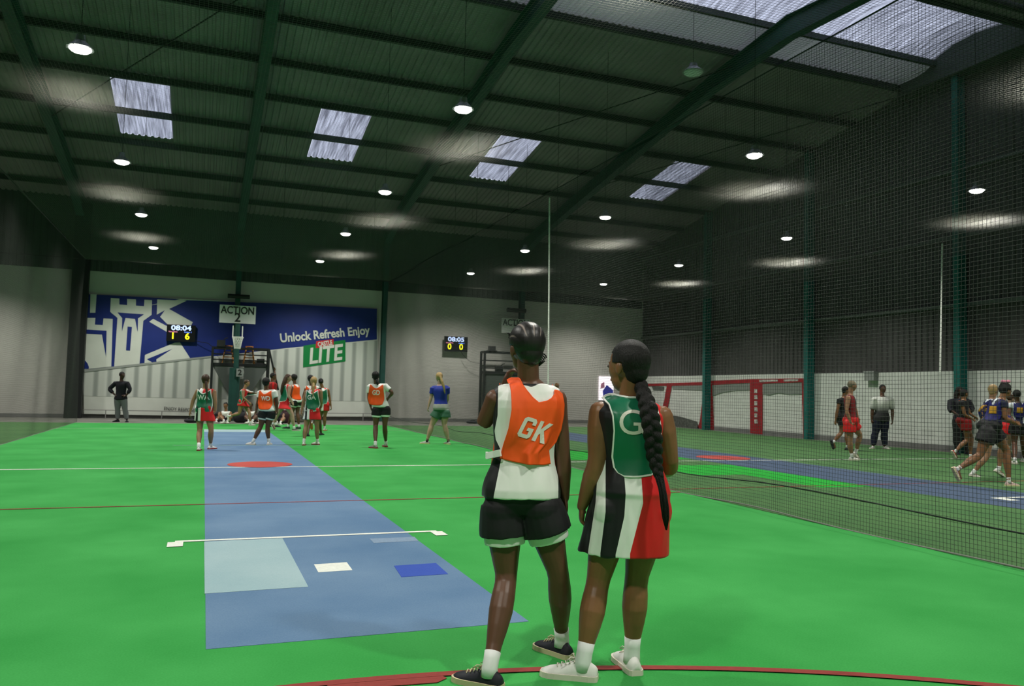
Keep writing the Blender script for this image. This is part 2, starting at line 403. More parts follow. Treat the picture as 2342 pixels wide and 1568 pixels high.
for j, y in enumerate((31.8, 25.7, 19.7, 13.2)):
    lamp(-8.3, y, 'round ceiling lamp over the court left of the view, %s from the far wall' % ORD[j])
lamp(10.3, 15.44, 'unlit white round lamp just left of the kinked rafter', z=8.94, on=False, r=0.22)
# ================================================================= FLOOR
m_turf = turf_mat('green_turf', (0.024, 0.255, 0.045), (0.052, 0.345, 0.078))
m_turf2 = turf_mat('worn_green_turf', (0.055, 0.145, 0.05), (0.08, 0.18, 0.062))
m_patch = turf_mat('new_green_turf', (0.012, 0.33, 0.03), (0.02, 0.38, 0.04))
m_blue = turf_mat('blue_turf', (0.085, 0.165, 0.29), (0.145, 0.235, 0.36))
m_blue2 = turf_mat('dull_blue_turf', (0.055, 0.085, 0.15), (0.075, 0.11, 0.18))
m_lblue = turf_mat('pale_blue_turf', (0.26, 0.39, 0.43), (0.34, 0.46, 0.49))
m_dblue = turf_mat('royal_blue_turf', (0.03, 0.07, 0.36), (0.05, 0.10, 0.42))
m_redturf = turf_mat('red_turf', (0.38, 0.05, 0.045), (0.47, 0.085, 0.07))
m_line = mat('white_line', (0.72, 0.74, 0.68), 0.8, var=0.08, scale=30)
m_redline = mat('red_line', (0.24, 0.035, 0.028), 0.8, var=0.1, scale=30)
NXL, NXR, NYE = -4.03, 6.66, 31.0      # net cage of the court in view

def slab(name, pts, m, z, label, cat, group=None, th=0.002, kind=None):
    bm = bmesh.new(); prism(bm, [(p[0], p[1], z-th) for p in pts], (0, 0, th)); fix_normals(bm)
    return tag(link_bm(name, bm, m), label, cat, group, kind)
def rect(x0, y0, x1, y1): return [(x0, y0), (x1, y0), (x1, y1), (x0, y1)]
def fp(*px): return [tuple(on_floor(*p)[:2]) for p in px]
slab('turf_carpet', rect(NXL, YB+0.3, NXR, 30.8), m_turf, 0.0, 'bright green artificial turf of the court where the two women stand', 'turf', kind='structure')
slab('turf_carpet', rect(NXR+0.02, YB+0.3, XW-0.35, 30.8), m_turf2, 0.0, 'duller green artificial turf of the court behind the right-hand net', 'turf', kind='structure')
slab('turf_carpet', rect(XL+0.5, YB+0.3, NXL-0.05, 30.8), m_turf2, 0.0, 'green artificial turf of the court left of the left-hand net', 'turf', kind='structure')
slab('pitch_strip', rect(0.075, 4.65, 1.95, 25.6), m_blue, 0.002, 'long blue turf strip down the middle of the near court', 'turf')
slab('turf_patch', rect(0.075, 25.62, 1.95, 26.9), m_lblue, 0.002, 'pale grey-blue turf piece at the far end of the blue strip', 'turf')
slab('turf_patch', fp((467, 1239), (646, 1231), (705, 1342), (468, 1358)), m_lblue, 0.004, 'large pale blue square patch at the near left of the blue strip', 'turf')
slab('turf_patch', fp((845, 1232), (948, 1228), (957, 1237), (855, 1242)), mat('faded_blue_turf', (0.19, 0.27, 0.38), 0.85, var=0.1, scale=40), 0.004, 'small faded blue patch just under the crease line', 'turf')
slab('turf_patch', fp((718, 1291), (793, 1286), (806, 1304), (728, 1309)), m_line, 0.004, 'small white rectangle on the blue strip', 'marking')
slab('turf_patch', fp((901, 1294), (997, 1288), (1025, 1313), (918, 1320)), m_dblue, 0.004, 'small deep blue rectangle on the blue strip', 'turf')
W = 0.05
slab('court_line', rect(NXL, 14.58, NXR, 14.64), m_line, 0.005, 'white line across the whole near court behind the red disc', 'line')
slab('court_line', rect(NXL, 10.15, NXR, 10.19), m_redline, 0.005, 'thin red line across the near court', 'line')
slab('court_line', rect(NXL, 26.92, NXR, 26.98), mat('worn_line', (0.30, 0.50, 0.28), 0.8), 0.005, 'faint worn line across the far end of the near court', 'line')
slab('court_line', rect(-0.6, 19.9, 2.7, 19.95), mat('faint_line', (0.26, 0.44, 0.34), 0.8), 0.005, 'short faint pale line across the blue strip between the players', 'line')
c0, c1 = on_floor(400, 1240), on_floor(1000, 1216)
bm = bmesh.new(); yc = 7.83
xa, xb = c0.x, c1.x
prism(bm, [(xa, yc-0.03, 0.004), (xb, yc-0.03, 0.004), (xb, yc+0.03, 0.004), (xa, yc+0.03, 0.004)], (0, 0, 0.002))
prism(bm, [(xa-0.06, yc-0.24, 0.004), (xa+0.07, yc-0.24, 0.004), (xa+0.07, yc-0.03, 0.004), (xa-0.06, yc-0.03, 0.004)], (0, 0, 0.002))
prism(bm, [(xb-0.07, yc-0.24, 0.004), (xb+0.05, yc-0.24, 0.004), (xb+0.05, yc-0.03, 0.004), (xb-0.07, yc-0.03, 0.004)], (0, 0, 0.002))
fix_normals(bm); tag(link_bm('crease_line', bm, m_line), 'white crease line with square ends across the blue strip', 'line')
def disc(cx, cy, r, z, label, m=m_redturf):
    slab('centre_disc', [(cx+r*math.cos(a*math.pi/24), cy+r*math.sin(a*math.pi/24)) for a in range(48)], m, z, label, 'marking')
dc = on_floor(595, 1062); disc(dc.x, dc.y, 0.56, 0.007, 'red disc on the blue strip at the white line')
# curved red line near the camera: circle through three floor points
def circ3(a, b, c):
    ax, ay = a; bx_, by = b; cx_, cy_ = c
    d = 2*(ax*(by-cy_)+bx_*(cy_-ay)+cx_*(ay-by))
    ux = ((ax*ax+ay*ay)*(by-cy_)+(bx_*bx_+by*by)*(cy_-ay)+(cx_*cx_+cy_*cy_)*(ay-by))/d
    uy = ((ax*ax+ay*ay)*(cx_-bx_)+(bx_*bx_+by*by)*(ax-cx_)+(cx_*cx_+cy_*cy_)*(bx_-ax))/d
    return ux, uy, math.hypot(ax-ux, ay-uy)
q = fp((1020, 1542), (1475, 1528), (2107, 1554))
ux, uy, ur = circ3(*q)
bm = bmesh.new(); n = 160; ww = 0.03
a0, a1 = math.radians(-60), math.radians(240)
vs = []
sgn = 1 if uy < q[1][1] else -1
for i in range(n+1):
    t = math.radians(90*sgn) + math.radians(-75+150*i/n)
    vs.append([bm.verts.new((ux+(ur+k)*math.cos(t), uy+(ur+k)*math.sin(t), 0.0065)) for k in (-ww, ww)])
for a, b in zip(vs, vs[1:]): bm.faces.new([a[0], b[0], b[1], a[1]])
fix_normals(bm); tag(link_bm('shooting_arc', bm, m_redline), 'wide dark red curved line under the shoes of the two women', 'line')
slab('court_line', fp((740, 1562), (1000, 1541), (1022, 1552), (1000, 1562), (760, 1580)), m_redline, 0.0055, 'short red line leaving the curved line at bottom left', 'line')
# neighbouring court
P2 = fp((1551, 1012), (2133, 1081), (2342, 1106), (2342, 1142), (2010, 1098), (1551, 1036))
s2 = 0.0
def strip2():
    a = on_floor(1700, 1031); b = on_floor(2010, 1098)
    return a, b
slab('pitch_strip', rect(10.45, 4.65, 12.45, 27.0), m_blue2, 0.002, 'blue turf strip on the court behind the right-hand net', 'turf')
slab('turf_patch', [(8.35, 12.3), (10.43, 12.3), (10.43, 14.1), (8.35, 14.1)], m_patch, 0.002, 'brighter green turf piece behind the net, left of the second blue strip', 'turf')
slab('turf_patch', [(9.4, 10.3), (10.43, 10.3), (10.43, 12.3), (9.4, 12.3)], m_patch, 0.002, 'narrow bright green turf piece in front of the larger one behind the net', 'turf')
slab('turf_patch', [(7.0, 15.5), (10.4, 15.5), (10.4, 18.0), (7.0, 18.0)], m_patch, 0.002, 'bright green turf piece beyond the white line of the right-hand court', 'turf')
slab('court_line', rect(NXR+0.02, 15.0, XW-1.0, 15.06), m_line, 0.005, 'white line across the court behind the right-hand net', 'line')
slab('court_line', rect(NXR+0.02, 10.5, XW-1.0, 10.54), m_redline, 0.005, 'thin red line across the court behind the right-hand net', 'line')
disc(11.45, 15.75, 0.62, 0.007, 'red disc on the blue strip behind the right-hand net')
bm = bmesh.new()
e = on_floor(2275, 1140); y0 = e.y
prism(bm, [(e.x, y0, 0.004), (e.x+3.2, y0, 0.004), (e.x+3.2, y0+0.07, 0.004), (e.x, y0+0.07, 0.004)], (0, 0, 0.002))
prism(bm, [(e.x, y0-0.25, 0.004), (e.x+0.2, y0-0.25, 0.004), (e.x+0.2, y0, 0.004), (e.x, y0, 0.004)], (0, 0, 0.002))
fix_normals(bm); tag(link_bm('crease_line', bm, m_line), 'white crease line of the right-hand court at the right edge', 'line')

# ================================================================= NETS (real twine)
m_net = mat('net_twine', (0.045, 0.05, 0.045), 0.8)
def nylon():
    m = bpy.data.materials.new('nylon_twine'); m.use_nodes = True; nt = m.node_tree; out = nt.nodes['Material Output']; b = nt.nodes['Principled BSDF']
    b.inputs['Base Color'].default_value = (0.12, 0.12, 0.11, 1); b.inputs['Roughness'].default_value = 0.6
    tr = nt.nodes.new('ShaderNodeBsdfTranslucent'); tr.inputs['Color'].default_value = (0.42, 0.42, 0.39, 1)
    mx = nt.nodes.new('ShaderNodeMixShader'); mx.inputs[0].default_value = 0.5
    nt.links.new(b.outputs[0], mx.inputs[1]); nt.links.new(tr.outputs[0], mx.inputs[2]); nt.links.new(mx.outputs[0], out.inputs['Surface'])
    return m
m_netc = nylon()
def strand(bm, pts, w):
    ref = None
    rings = []
    d = (pts[-1]-pts[0]).normalized()
    s = d.cross(Vector((0.3, 0.5, 0.8))).normalized(); t = s.cross(d)
    for p in pts: rings.append([bm.verts.new(p+s*(w*0.58)*math.cos(a)+t*(w*0.58)*math.sin(a)) for a in (0.0, 2.094, 4.189)])
    for r0, r1 in zip(rings, rings[1:]):
        for j in range(3): bm.faces.new([r0[j], r0[(j+1) % 3], r1[(j+1) % 3], r1[j]])
def net(P, u0, u1, v0, v1, cell, w, su, sv):
    """P(u,v) -> point; strands along v every cell of u and along u every cell of v"""
    bm = bmesh.new()
    nu = int((u1-u0)/cell); nv = int((v1-v0)/cell); ku = max(1, int((u1-u0)/su)); kv = max(1, int((v1-v0)/sv))
    for i in range(nu+1):
        u = u0+i*cell; strand(bm, [P(u, v0+(v1-v0)*k/kv) for k in range(kv+1)], w)
    for i in range(nv+1):
        v = v0+i*cell; strand(bm, [P(u0+(u1-u0)*k/ku, v) for k in range(ku+1)], w)
    return bm
NZ = 5.66
def wav(x0): return lambda u, v: Vector((x0+0.03*math.sin(u*0.9+v*0.6)+0.02*math.sin(u*2.3-v), u, v+0.012*math.sin(u*1.7)))
tag(link_bm('court_net', net(wav(NXR), -0.5, NYE, 0.01, NZ, 0.042, 0.0034, 0.8, 0.9), m_net), 'black square-mesh side net right of the two women, running to the far wall', 'net')
tag(link_bm('court_net', net(wav(NXL), 1.0, NYE, 0.01, NZ, 0.042, 0.0020, 0.8, 0.9), m_net), 'black side net along the left edge of the near court', 'net')
def ceil_net(u, v): return Vector((u, v, NZ-0.03*math.sin(u*0.8)-0.03*math.sin(v*0.7)))
tag(link_bm('overhead_net', net(ceil_net, NXL, NXR, -1.0, NYE, 0.048, 0.0030, 1.2, 1.2), m_netc), 'overhead net stretched above the near court below the lamps', 'net')
tag(link_bm('overhead_net', net(ceil_net, NXR+0.1, XW-0.3, -1.0, NYE, 0.048, 0.0030, 1.2, 1.2), m_netc), 'overhead net above the right-hand court', 'net')
# ropes of the nets
def rope(pts, r, m, label, name='net_rope'):
    bm = bmesh.new(); tube(bm, pts, r, 6); return tag(link_bm(name, bm, m), label, 'rope')
rope([wav(NXR)(y, 0.33+0.03*math.sin(y*1.1)) for y in [i*0.5 for i in range(0, 62)]], 0.008, m_black, 'dark tie rope along the lower part of the right-hand net')
rope([wav(NXR)(y, 0.012) for y in [i*0.5 for i in range(0, 62)]], 0.009, mat('grey_rope', (0.2, 0.2, 0.18), 0.8), 'greyish rope along the foot of the right-hand net')
rope([Vector((NXR, -1, NZ)), Vector((NXR, NYE, NZ))], 0.010, m_black, 'dark top cable of the right-hand net')
rope([Vector((NXL, -1, NZ)), Vector((NXL, NYE, NZ))], 0.010, m_black, 'dark top cable of the left-hand net')
rope([Vector((XL, NYE, NZ)), Vector((XW, NYE, NZ))], 0.014, m_black, 'dark cable carrying the far edge of the overhead nets')
m_seam = mat('white_rope', (0.75, 0.76, 0.72), 0.8, var=0.3, scale=60)
a = on_side(1257, 452, NXR-0.04); b = on_side(1255, 880, NXR-0.04)
rope([a, (a+b)/2+Vector((0, 0.01, 0)), Vector((a.x, (a.y+b.y)/2*0+b.y, 0.6))], 0.016, m_seam, 'white rope hanging straight down behind the woman in orange')
a = on_depth(2155, 557, 21); b = on_depth(2150, 850, 21)
rope([a, (a+b)/2, b], 0.022, m_seam, 'pale thin rope hanging at the right in front of the dark cladding')
DW = sorted(((2.2, 27), (5.6, 29), (8.7, 29), (8.2, 24.9), (10.1, 27), (11.9, 24.9), (12.7, 22.9), (15.1, 20.8), (17.5, 20.8), (9.3, 20.8)), key=lambda q: project((q[0], q[1], NZ))[0])
for k, (x, y) in enumerate(DW):
    rope([Vector((x, y, roof_z(y)-0.2)), Vector((x+0.02, y, NZ))], 0.008, m_black, 'thin dark drop wire from the roof to the overhead net, %s from the left' % ORD[k])['group'] = 'drop wires of the overhead net'

# ================================================================= FAR WALL: BANNER
BY = WY-0.12
m_navy = mat('banner_blue', (0.010, 0.024, 0.175), 0.5, var=0.12, scale=0.8)
m_bwhite = mat('banner_white', (0.60, 0.625, 0.57), 0.6, var=0.04, scale=2)
m_bgreen = mat('banner_green', (0.006, 0.19, 0.045), 0.5)
m_bred = mat('banner_red', (0.50, 0.02, 0.025), 0.5)
def stripe_mat():
    m = bpy.data.materials.new('printed_corrugation'); m.use_nodes = True; nt = m.node_tree; b = nt.nodes['Principled BSDF']
    tc = nt.nodes.new('ShaderNodeTexCoord'); w = nt.nodes.new('ShaderNodeTexWave'); w.wave_type = 'BANDS'; w.bands_direction = 'X'
    w.inputs['Scale'].default_value = 0.66; w.inputs['Distortion'].default_value = 0.0
    nt.links.new(tc.outputs['Object'], w.inputs['Vector'])
    cr = nt.nodes.new('ShaderNodeValToRGB'); cr.color_ramp.elements[0].position = 0.05; cr.color_ramp.elements[1].position = 0.5
    cr.color_ramp.elements[0].color = (0.30, 0.325, 0.30, 1); cr.color_ramp.elements[1].color = (0.56, 0.585, 0.54, 1)
    nt.links.new(w.outputs['Fac'], cr.inputs[0]); nt.links.new(cr.outputs[0], b.inputs['Base Color'])
    b.inputs['Roughness'].default_value = 0.6
    return m
ban = thing('wall_banner', 'huge printed advertising banner in blue and white covering the far wall', 'banner', (1.3, BY, 0.3))
def bp(name, px, m, lay=1, parent=ban, y=BY):
    bm = bmesh.new(); pts = [on_wall(a, b, y-lay*0.006) for a, b in px]
    prism(bm, pts, (0, 0.005, 0)); fix_normals(bm)
    return link_bm(name, bm, m, parent)
bp('banner_sheet', [(192, 946), (189, 672), (390, 682), (620, 693), (862, 706), (864, 780), (866, 952), (500, 952)], m_bwhite, 0)
bp('blue_field', [(192, 848), (194, 672), (366, 681), (411, 684), (330, 700), (426, 686), (620, 693), (862, 706), (862, 776), (660, 795), (440, 820), (300, 838)], m_navy, 1)
bp('printed_corrugation', [(191, 905), (191, 851), (440, 822), (660, 797), (863, 778), (864, 918), (500, 912)], stripe_mat(), 1)
# the two towers and the key shapes, in crop coordinates (x 4.613 from 170,640)
def c2p(l): return [(170+x/4.613, 640+y/4.613) for x, y in l]
W1 = [[(385, 190), (475, 195), (475, 258), (557, 265), (557, 200), (650, 205), (650, 270), (735, 276), (740, 208), (820, 212), (815, 368), (728, 430), (688, 884), (420, 912), (455, 400), (378, 335)],
      [(170, 148), (235, 150), (222, 345), (165, 345)],
      [(135, 400), (222, 400), (217, 470), (300, 475), (308, 405), (405, 410), (390, 912), (160, 935), (90, 945), (98, 555), (110, 490), (130, 485)],
      [(875, 205), (1185, 218), (1000, 305), (1250, 445), (1232, 480), (985, 470), (900, 385), (955, 318), (870, 365)],
      [(832, 410), (985, 490), (985, 552), (790, 440)],
      [(745, 790), (1060, 660), (1115, 658), (1225, 830), (740, 882)]]
for q in W1: bp('castle_emblem', c2p(q), m_bwhite, 2)
W2 = [[(455, 342), (735, 362), (672, 405), (668, 550), (640, 410), (540, 400), (502, 545), (505, 400)],
      [(562, 490), (608, 495), (588, 745), (545, 742)],
      [(98, 520), (340, 535), (335, 815), (292, 575), (98, 565)],
      [(765, 835), (1035, 725), (865, 835), (868, 870), (828, 872)],
      [(955, 318), (870, 368), (870, 380), (985, 470), (905, 388)],
      [(80, 835), (110, 845), (140, 880), (155, 920), (150, 935), (80, 940)]]
for q in W2: bp('castle_emblem_cut', c2p(q), m_navy, 3)
bp('grey_edge_line', [(191, 851), (440, 822), (486, 817), (486, 813), (440, 818), (191, 845)], mat('banner_grey', (0.28, 0.30, 0.28), 0.6), 4)  # thin grey line along the lower edge of the blue field
bp('green_plate', [(694, 790), (790, 777), (790, 826), (693, 840)], m_bgreen, 3)
bp('red_plate', [(723, 780), (763, 775), (763, 791), (722, 796)], m_bred, 4)
def tw(name, body, pl, pr, size, m, off, shear=0.0, lay=5, sx=None, parent=ban, y=BY):
    """lettering along the wall between two pixels on its mid line"""
    a = on_wall(*pl, y-lay*0.006); b = on_wall(*pr, y-lay*0.006); d = b-a
    bm = text_bm(body, size, off, shear, 0.002, 'CENTER'); wdt = max(v.co.x for v in bm.verts)-min(v.co.x for v in bm.verts); bm.free()
    up = Vector((0, 0, 1)); x = d.normalized(); yv = (up - x*up.dot(x)).normalized()
    return text_on(name, body, size, (a+b)/2, d, yv, m, parent, off, shear, sx=d.length/wdt)
tw('slogan', 'Unlock Refresh Enjoy', (640, 774), (845, 755), 0.52, m_bwhite, 0.014)
tw('plate_lettering', 'LITE', (701, 817), (783, 806), 0.94, m_bwhite, 0.024, 0.25)
tw('plate_lettering', 'CASTLE', (727, 788), (760, 783), 0.26, m_bwhite, 0.01)
tw('small_print', 'ENJOY RESPONSIBLY', (375, 934), (466, 939), 0.2, mat('banner_black', (0.03, 0.03, 0.03), 0.6), 0.0)
# kerb with a low wire in front of the far wall
bm = bmesh.new(); tube(bm, [(-4.3, 34.6, 0.32), (1, 34.6, 0.30), (7, 34.6, 0.33)], 0.014, 6)
for x in (-3.5, -1.5, 0.5, 2.5, 4.5, 6.5): bar(bm, (x, 34.6, 0), (x, 34.6, 0.32), 0.03)
tag(link_bm('low_wire_rail', bm, mat('rail_grey', (0.2, 0.2, 0.19), 0.6)), 'low wire rail along the foot of the blue banner', 'rail')

# ACTION signs
def action_sign(px, num, label, y=34.2):
    t = thing('court_sign', label, 'sign', on_wall((px[0]+px[2])/2, (px[1]+px[3])/2, y), None)
    a = on_wall(px[0], px[1], y); b = on_wall(px[2], px[3], y)
    bm = bmesh.new(); box(bm, (a.x, y, b.z), (b.x, y+0.03, a.z)); link_bm('board', bm, mat('sign_white', (0.66, 0.68, 0.66), 0.5), t)
    bm = bmesh.new()
    for z in (a.z-0.02, b.z+0.0): box(bm, (a.x, y-0.01, z), (b.x, y+0.0, z+0.02))
    link_bm('board_edge', bm, m_white, t)
    cx = (a.x+b.x)/2; h = a.z-b.z; k = mat('sign_black', (0.02, 0.02, 0.02), 0.5)
    bm = text_bm('ACTION', 0.42, 0.006); wd = max(v.co.x for v in bm.verts)*2; bm.free()
    text_on('lettering', 'ACTION', 0.42, (cx, y-0.012, a.z-h*0.29), (1, 0, 0), (0, 0, 1), k, t, 0.008, sx=(b.x-a.x)*0.9/wd)
    text_on('lettering', num, 0.50, (cx, y-0.012, a.z-h*0.70), (1, 0, 0), (0, 0, 1), k, t, 0.008)
    bm = bmesh.new(); box(bm, (cx-0.03, y+0.03, a.z-0.3), (cx+0.03, 34.5, a.z-0.24)); link_bm('bracket', bm, m_black, t)
action_sign((503, 696, 584, 741), '2', 'white ACTION 2 sign above the far hoop')
action_sign((1148, 727, 1211, 764), '3', 'dim white ACTION sign half hidden behind the head of the woman in orange')
for px, lab in (((521, 671, 571, 684), 'dark horizontal fitting on the column above the ACTION 2 sign'), ((1160, 703, 1202, 716), 'dark horizontal fitting on the column above the second ACTION sign')):
    a = on_wall(px[0], px[1], 34.2); b = on_wall(px[2], px[3], 34.2)
    bm = bmesh.new(); tube(bm, [(a.x, 34.2, (a.z+b.z)/2), (b.x, 34.2, (a.z+b.z)/2)], (a.z-b.z)/2, 12); box(bm, ((a.x+b.x)/2-0.05, 34.2, (a.z+b.z)/2-0.04), ((a.x+b.x)/2+0.05, 34.45, (a.z+b.z)/2+0.04))
    tag(link_bm('tube_heater', bm, m_black), lab, 'heater')

# scoreboards
def screen(px, clock, l, r, label, y=34.72):
    a = on_wall(px[0], px[1], y); b = on_wall(px[2], px[3], y); w = b.x-a.x; h = a.z-b.z; cx = (a.x+b.x)/2
    t = thing('score_screen', label, 'screen', (cx, y, (a.z+b.z)/2))
    bm = bmesh.new(); box(bm, (a.x, y, b.z), (b.x, y+0.08, a.z)); box(bm, (cx-0.15, y+0.08, b.z+h*.3), (cx+0.15, WY-0.05, a.z-h*.3)); link_bm('screen_case', bm, mat('screen_black', (0.008, 0.008, 0.01), 0.25), t)
    mw = mat('clock_glow', (0.5, 0.6, 1), 0.5, emit=(0.55, 0.70, 1.0), estr=0.95); my = mat('score_glow', (0.8, 0.8, 0), 0.5, emit=(0.85, 0.80, 0.02), estr=0.9)
    mp = mat('team_glow_pink', (0.6, 0.2, 0.3), 0.5, emit=(0.55, 0.18, 0.30), estr=1.0); mb = mat('team_glow_blue', (0.1, 0.2, 0.8), 0.5, emit=(0.15, 0.30, 1.0), estr=1.2)
    def tt(name, body, s, fx, fz, m, off, wid=None):
        k = 1.0
        bm = text_bm(body, s, off); wd = (max(v.co.x for v in bm.verts)-min(v.co.x for v in bm.verts)); bm.free()
        if wid: k = wid*w/wd
        text_on(name, body, s, (cx+(fx-0.5)*w, y-0.006, a.z-fz*h), (1, 0, 0), (0, 0, 1), m, t, off, sx=k)
    tt('clock_digits', clock, 0.27, 0.5, 0.20, mw, 0.007, 0.70)
    tt('team_name', 'Nova Parks', 0.085, 0.22, 0.43, mp, 0.001, 0.30); tt('team_name', 'Action 1', 0.085, 0.74, 0.43, mb, 0.001, 0.26)
    tt('score_digit', l, 0.36, 0.22, 0.69, my, 0.010); tt('score_digit', r, 0.36, 0.72, 0.69, my, 0.010)
screen((382, 741, 446, 782), '08:04', '1', '6', 'black score screen showing 08:04, 1 and 6 on the blue banner')
screen((1017, 768, 1069, 805), '08:05', '0', '0', 'black score screen showing 08:05 on the plain grey wall')
def lerp_(a, b, t): return a+(b-a)*t
def cable(px, d, label, y=34.6, r=0.012, m=m_black):
    bm = bmesh.new(); n = len(px)-1; tube(bm, [on_wall(a, b, lerp_(34.73, 34.45, i/n)) for i, (a, b) in enumerate(px)], r, 6); return tag(link_bm('cable', bm, m), label, 'cable')
cable([(446, 778), (460, 782), (475, 784), (489, 795)], 0, 'dark cable from the 08:04 screen to the scoring platform')
cable([(1055, 805), (1062, 815), (1075, 826), (1090, 830), (1110, 832)], 0, 'thin cable hanging from the 08:05 screen to the second platform', r=0.008)

# goal post with hoop and net on the far side
def hoop(px_top, x, y, z, label):
    t = thing('netball_goal', label, 'goal', (x, y, 0))
    bm = bmesh.new(); tube(bm, [(x, y+0.50, 0), (x, y+0.50, z+0.55)], 0.10, 14); link_bm('post', bm, m_green, t)
    bm = bmesh.new(); tube(bm, [(x-0.04, y+0.50, 0), (x-0.04, y+0.50, 2.1)], 0.2, 18); link_bm('post_padding', bm, m_green, t)
    a = on_wall(541, 842, y+0.26); b = on_wall(556, 861, y+0.26)
    bm = bmesh.new(); box(bm, (a.x, y+0.26, b.z), (b.x, y+0.29, a.z)); pl = link_bm('number_plate', bm, mat('plate_grey', (0.25, 0.27, 0.26), 0.6), t)
    text_on('numeral', '2', 0.3, ((a.x+b.x)/2, y+0.255, (a.z+b.z)/2), (1, 0, 0), (0, 0, 1), MATS['sign_black'], pl, 0.008)
    bm = bmesh.new(); box(bm, (x-0.2, y+0.42, z+0.0), (x-0.16, y+0.46, z+0.48)); box(bm, (x+0.16, y+0.42, z), (x+0.2, y+0.46, z+0.48)); link_bm('padding_edge', bm, m_white, t)
    bm = bmesh.new(); n = 24; pts = [(x+0.21*math.cos(2*math.pi*i/n), y+0.21*math.sin(2*math.pi*i/n), z) for i in range(n+1)]; tube(bm, pts, 0.014, 6)
    bar(bm, (x, y+0.2, z), (x, y+0.5, z), 0.04); link_bm('ring', bm, m_white, t)
    bm = bmesh.new()
    for s in (1, -1):
        for i in range(16):
            st = []
            for k in range(7):
                a = 2*math.pi*(i+s*k*0.5)/16; rr = 0.21-0.1*(k/6)**0.7; st.append((x+rr*math.cos(a), y+rr*math.sin(a), z-0.45*k/6))
            tube(bm, st, 0.009, 4)
    link_bm('ring_net', bm, mat('hoop_net', (0.7, 0.72, 0.66), 0.8), t)
h = on_wall(544, 771, 33.15); hoop(0, h.x, 33.15, h.z, 'netball goal post with white netted ring in front of the blue banner')

# scoring platforms
def platform(px0, px1, ztop, zfloor, y0, y1, label, numeral=None, stool=True):
    xa, xb = px0, px1
    t = thing('scoring_platform', label, 'platform', ((xa+xb)/2, (y0+y1)/2, 0))
    bm = bmesh.new(); box(bm, (xa, y0, zfloor-0.12), (xb, y1, zfloor)); link_bm('deck', bm, m_black, t)
    for x in (xa, xb):
        for y in (y0, y1):
            bm = bmesh.new()
            bar(bm, (x, y, 0), (x, y, ztop), 0.09); link_bm('post', bm, m_black, t)
    bm = bmesh.new()
    for z in (ztop-0.02, (ztop+zfloor)/2+0.05, zfloor+0.14):
        hh = 0.09 if z > ztop-0.1 else 0.035
        for y in (y0, y1): bar(bm, (xa, y, z), (xb, y, z), 0.04, hh)
        for x in (xa, xb): bar(bm, (x, y0, z), (x, y1, z), 0.04, hh)
    link_bm('guard_rail', bm, m_black, t)
    if stool:
        xm = (xa+xb)/2
        for s in (-1, 1):
            bm = bmesh.new(); xe = xa if s < 0 else xb
            prism(bm, [(xe, y0+0.02, zfloor-0.1), (xm+s*0.14, y0+0.02, zfloor-0.1), (xm+s*0.12, y0+0.02, 0.25), (xm+s*0.35, y0+0.02, 0.95)], (0, 0.02, 0)); fix_normals(bm)
            link_bm('gusset_panel', bm, mat('gusset_grey', (0.085, 0.095, 0.09), 0.7), t)
        bm = bmesh.new(); bar(bm, (xb, y0, ztop), (xb+0.42, y0-0.1, 1.25), 0.07); link_bm('slanted_brace', bm, m_black, t)
    else:
        bm = bmesh.new(); box(bm, (xa+0.06, y0+0.05, 0), (xb-0.06, y0+0.1, zfloor-0.12)); link_bm('lower_panel', bm, mat('panel_grey_green', (0.06, 0.075, 0.065), 0.7), t)
    return t
y0 = 33.95
a = on_wall(487, 793, y0); b = on_wall(614, 833, y0)
platform(a.x, b.x, a.z, b.z, y0, y0+0.5, 'black railed scoring platform under the ACTION 2 sign', '2')
a2 = on_wall(1109, 803, y0); b2 = on_wall(1200, 851, y0)
platform(a2.x, b2.x, a2.z, b2.z, y0, y0+0.5, 'black scoring platform behind the woman in orange', None, False)
def bar_stool(x, y, z, label):
    t = thing('bar_stool', label, 'stool', (x, y, z)); mo = mat('stool_wood', (0.38, 0.15, 0.04), 0.5, var=0.1, scale=10)
    bm = bmesh.new(); bmesh.ops.create_cone(bm, cap_ends=True, segments=16, radius1=0.16, radius2=0.16, depth=0.04, matrix=Matrix.Translation((x, y, z+0.70))); link_bm('seat', bm, mo, t)
    for i, j in ((-1, -1), (1, -1), (1, 1), (-1, 1)):
        bm = bmesh.new(); bar(bm, (x+i*0.21, y+j*0.2, z), (x+i*0.11, y+j*0.1, z+0.69), 0.035); link_bm('leg', bm, mo, t)
    bm = bmesh.new()
    for zz, w in ((0.25, 0.17), (0.45, 0.145)):
        for j in (-1, 1): bar(bm, (x-w, y+j*w, z+zz), (x+w, y+j*w, z+zz), 0.025); bar(bm, (x+j*w, y-w, z+zz), (x+j*w, y+w, z+zz), 0.025)
    link_bm('stretcher', bm, mo, t)
s = on_wall(569, 833, 34.1); bar_stool(s.x, 34.2, b.z, 'orange-brown wooden bar stool on the scoring platform')
s = on_wall(524, 833, 34.1)
bar_stool(s.x-0.05, 34.17, b.z, 'second wooden bar stool on the platform, behind the hoop net')
def clutter(x, y, z, label, k):
    random.seed(k); bm = bmesh.new()
    if k % 2: box(bm, (x-0.22, y-0.12, z), (x+0.22, y+0.12, z+0.03)); box(bm, (x-0.15, y-0.1, z+0.03), (x+0.15, y+0.1, z+0.22))
    else: box(bm, (x-0.16, y-0.1, z), (x+0.16, y+0.1, z+0.26)); tube(bm, [(x+0.1, y, z+0.26), (x+0.16, y-0.05, z+0.34), (x+0.25, y-0.05, z+0.36)], 0.02, 6)
    tag(link_bm('scoring_equipment', bm, mat('equipment_dark', (0.03, 0.03, 0.032), 0.4)), label, 'equipment')
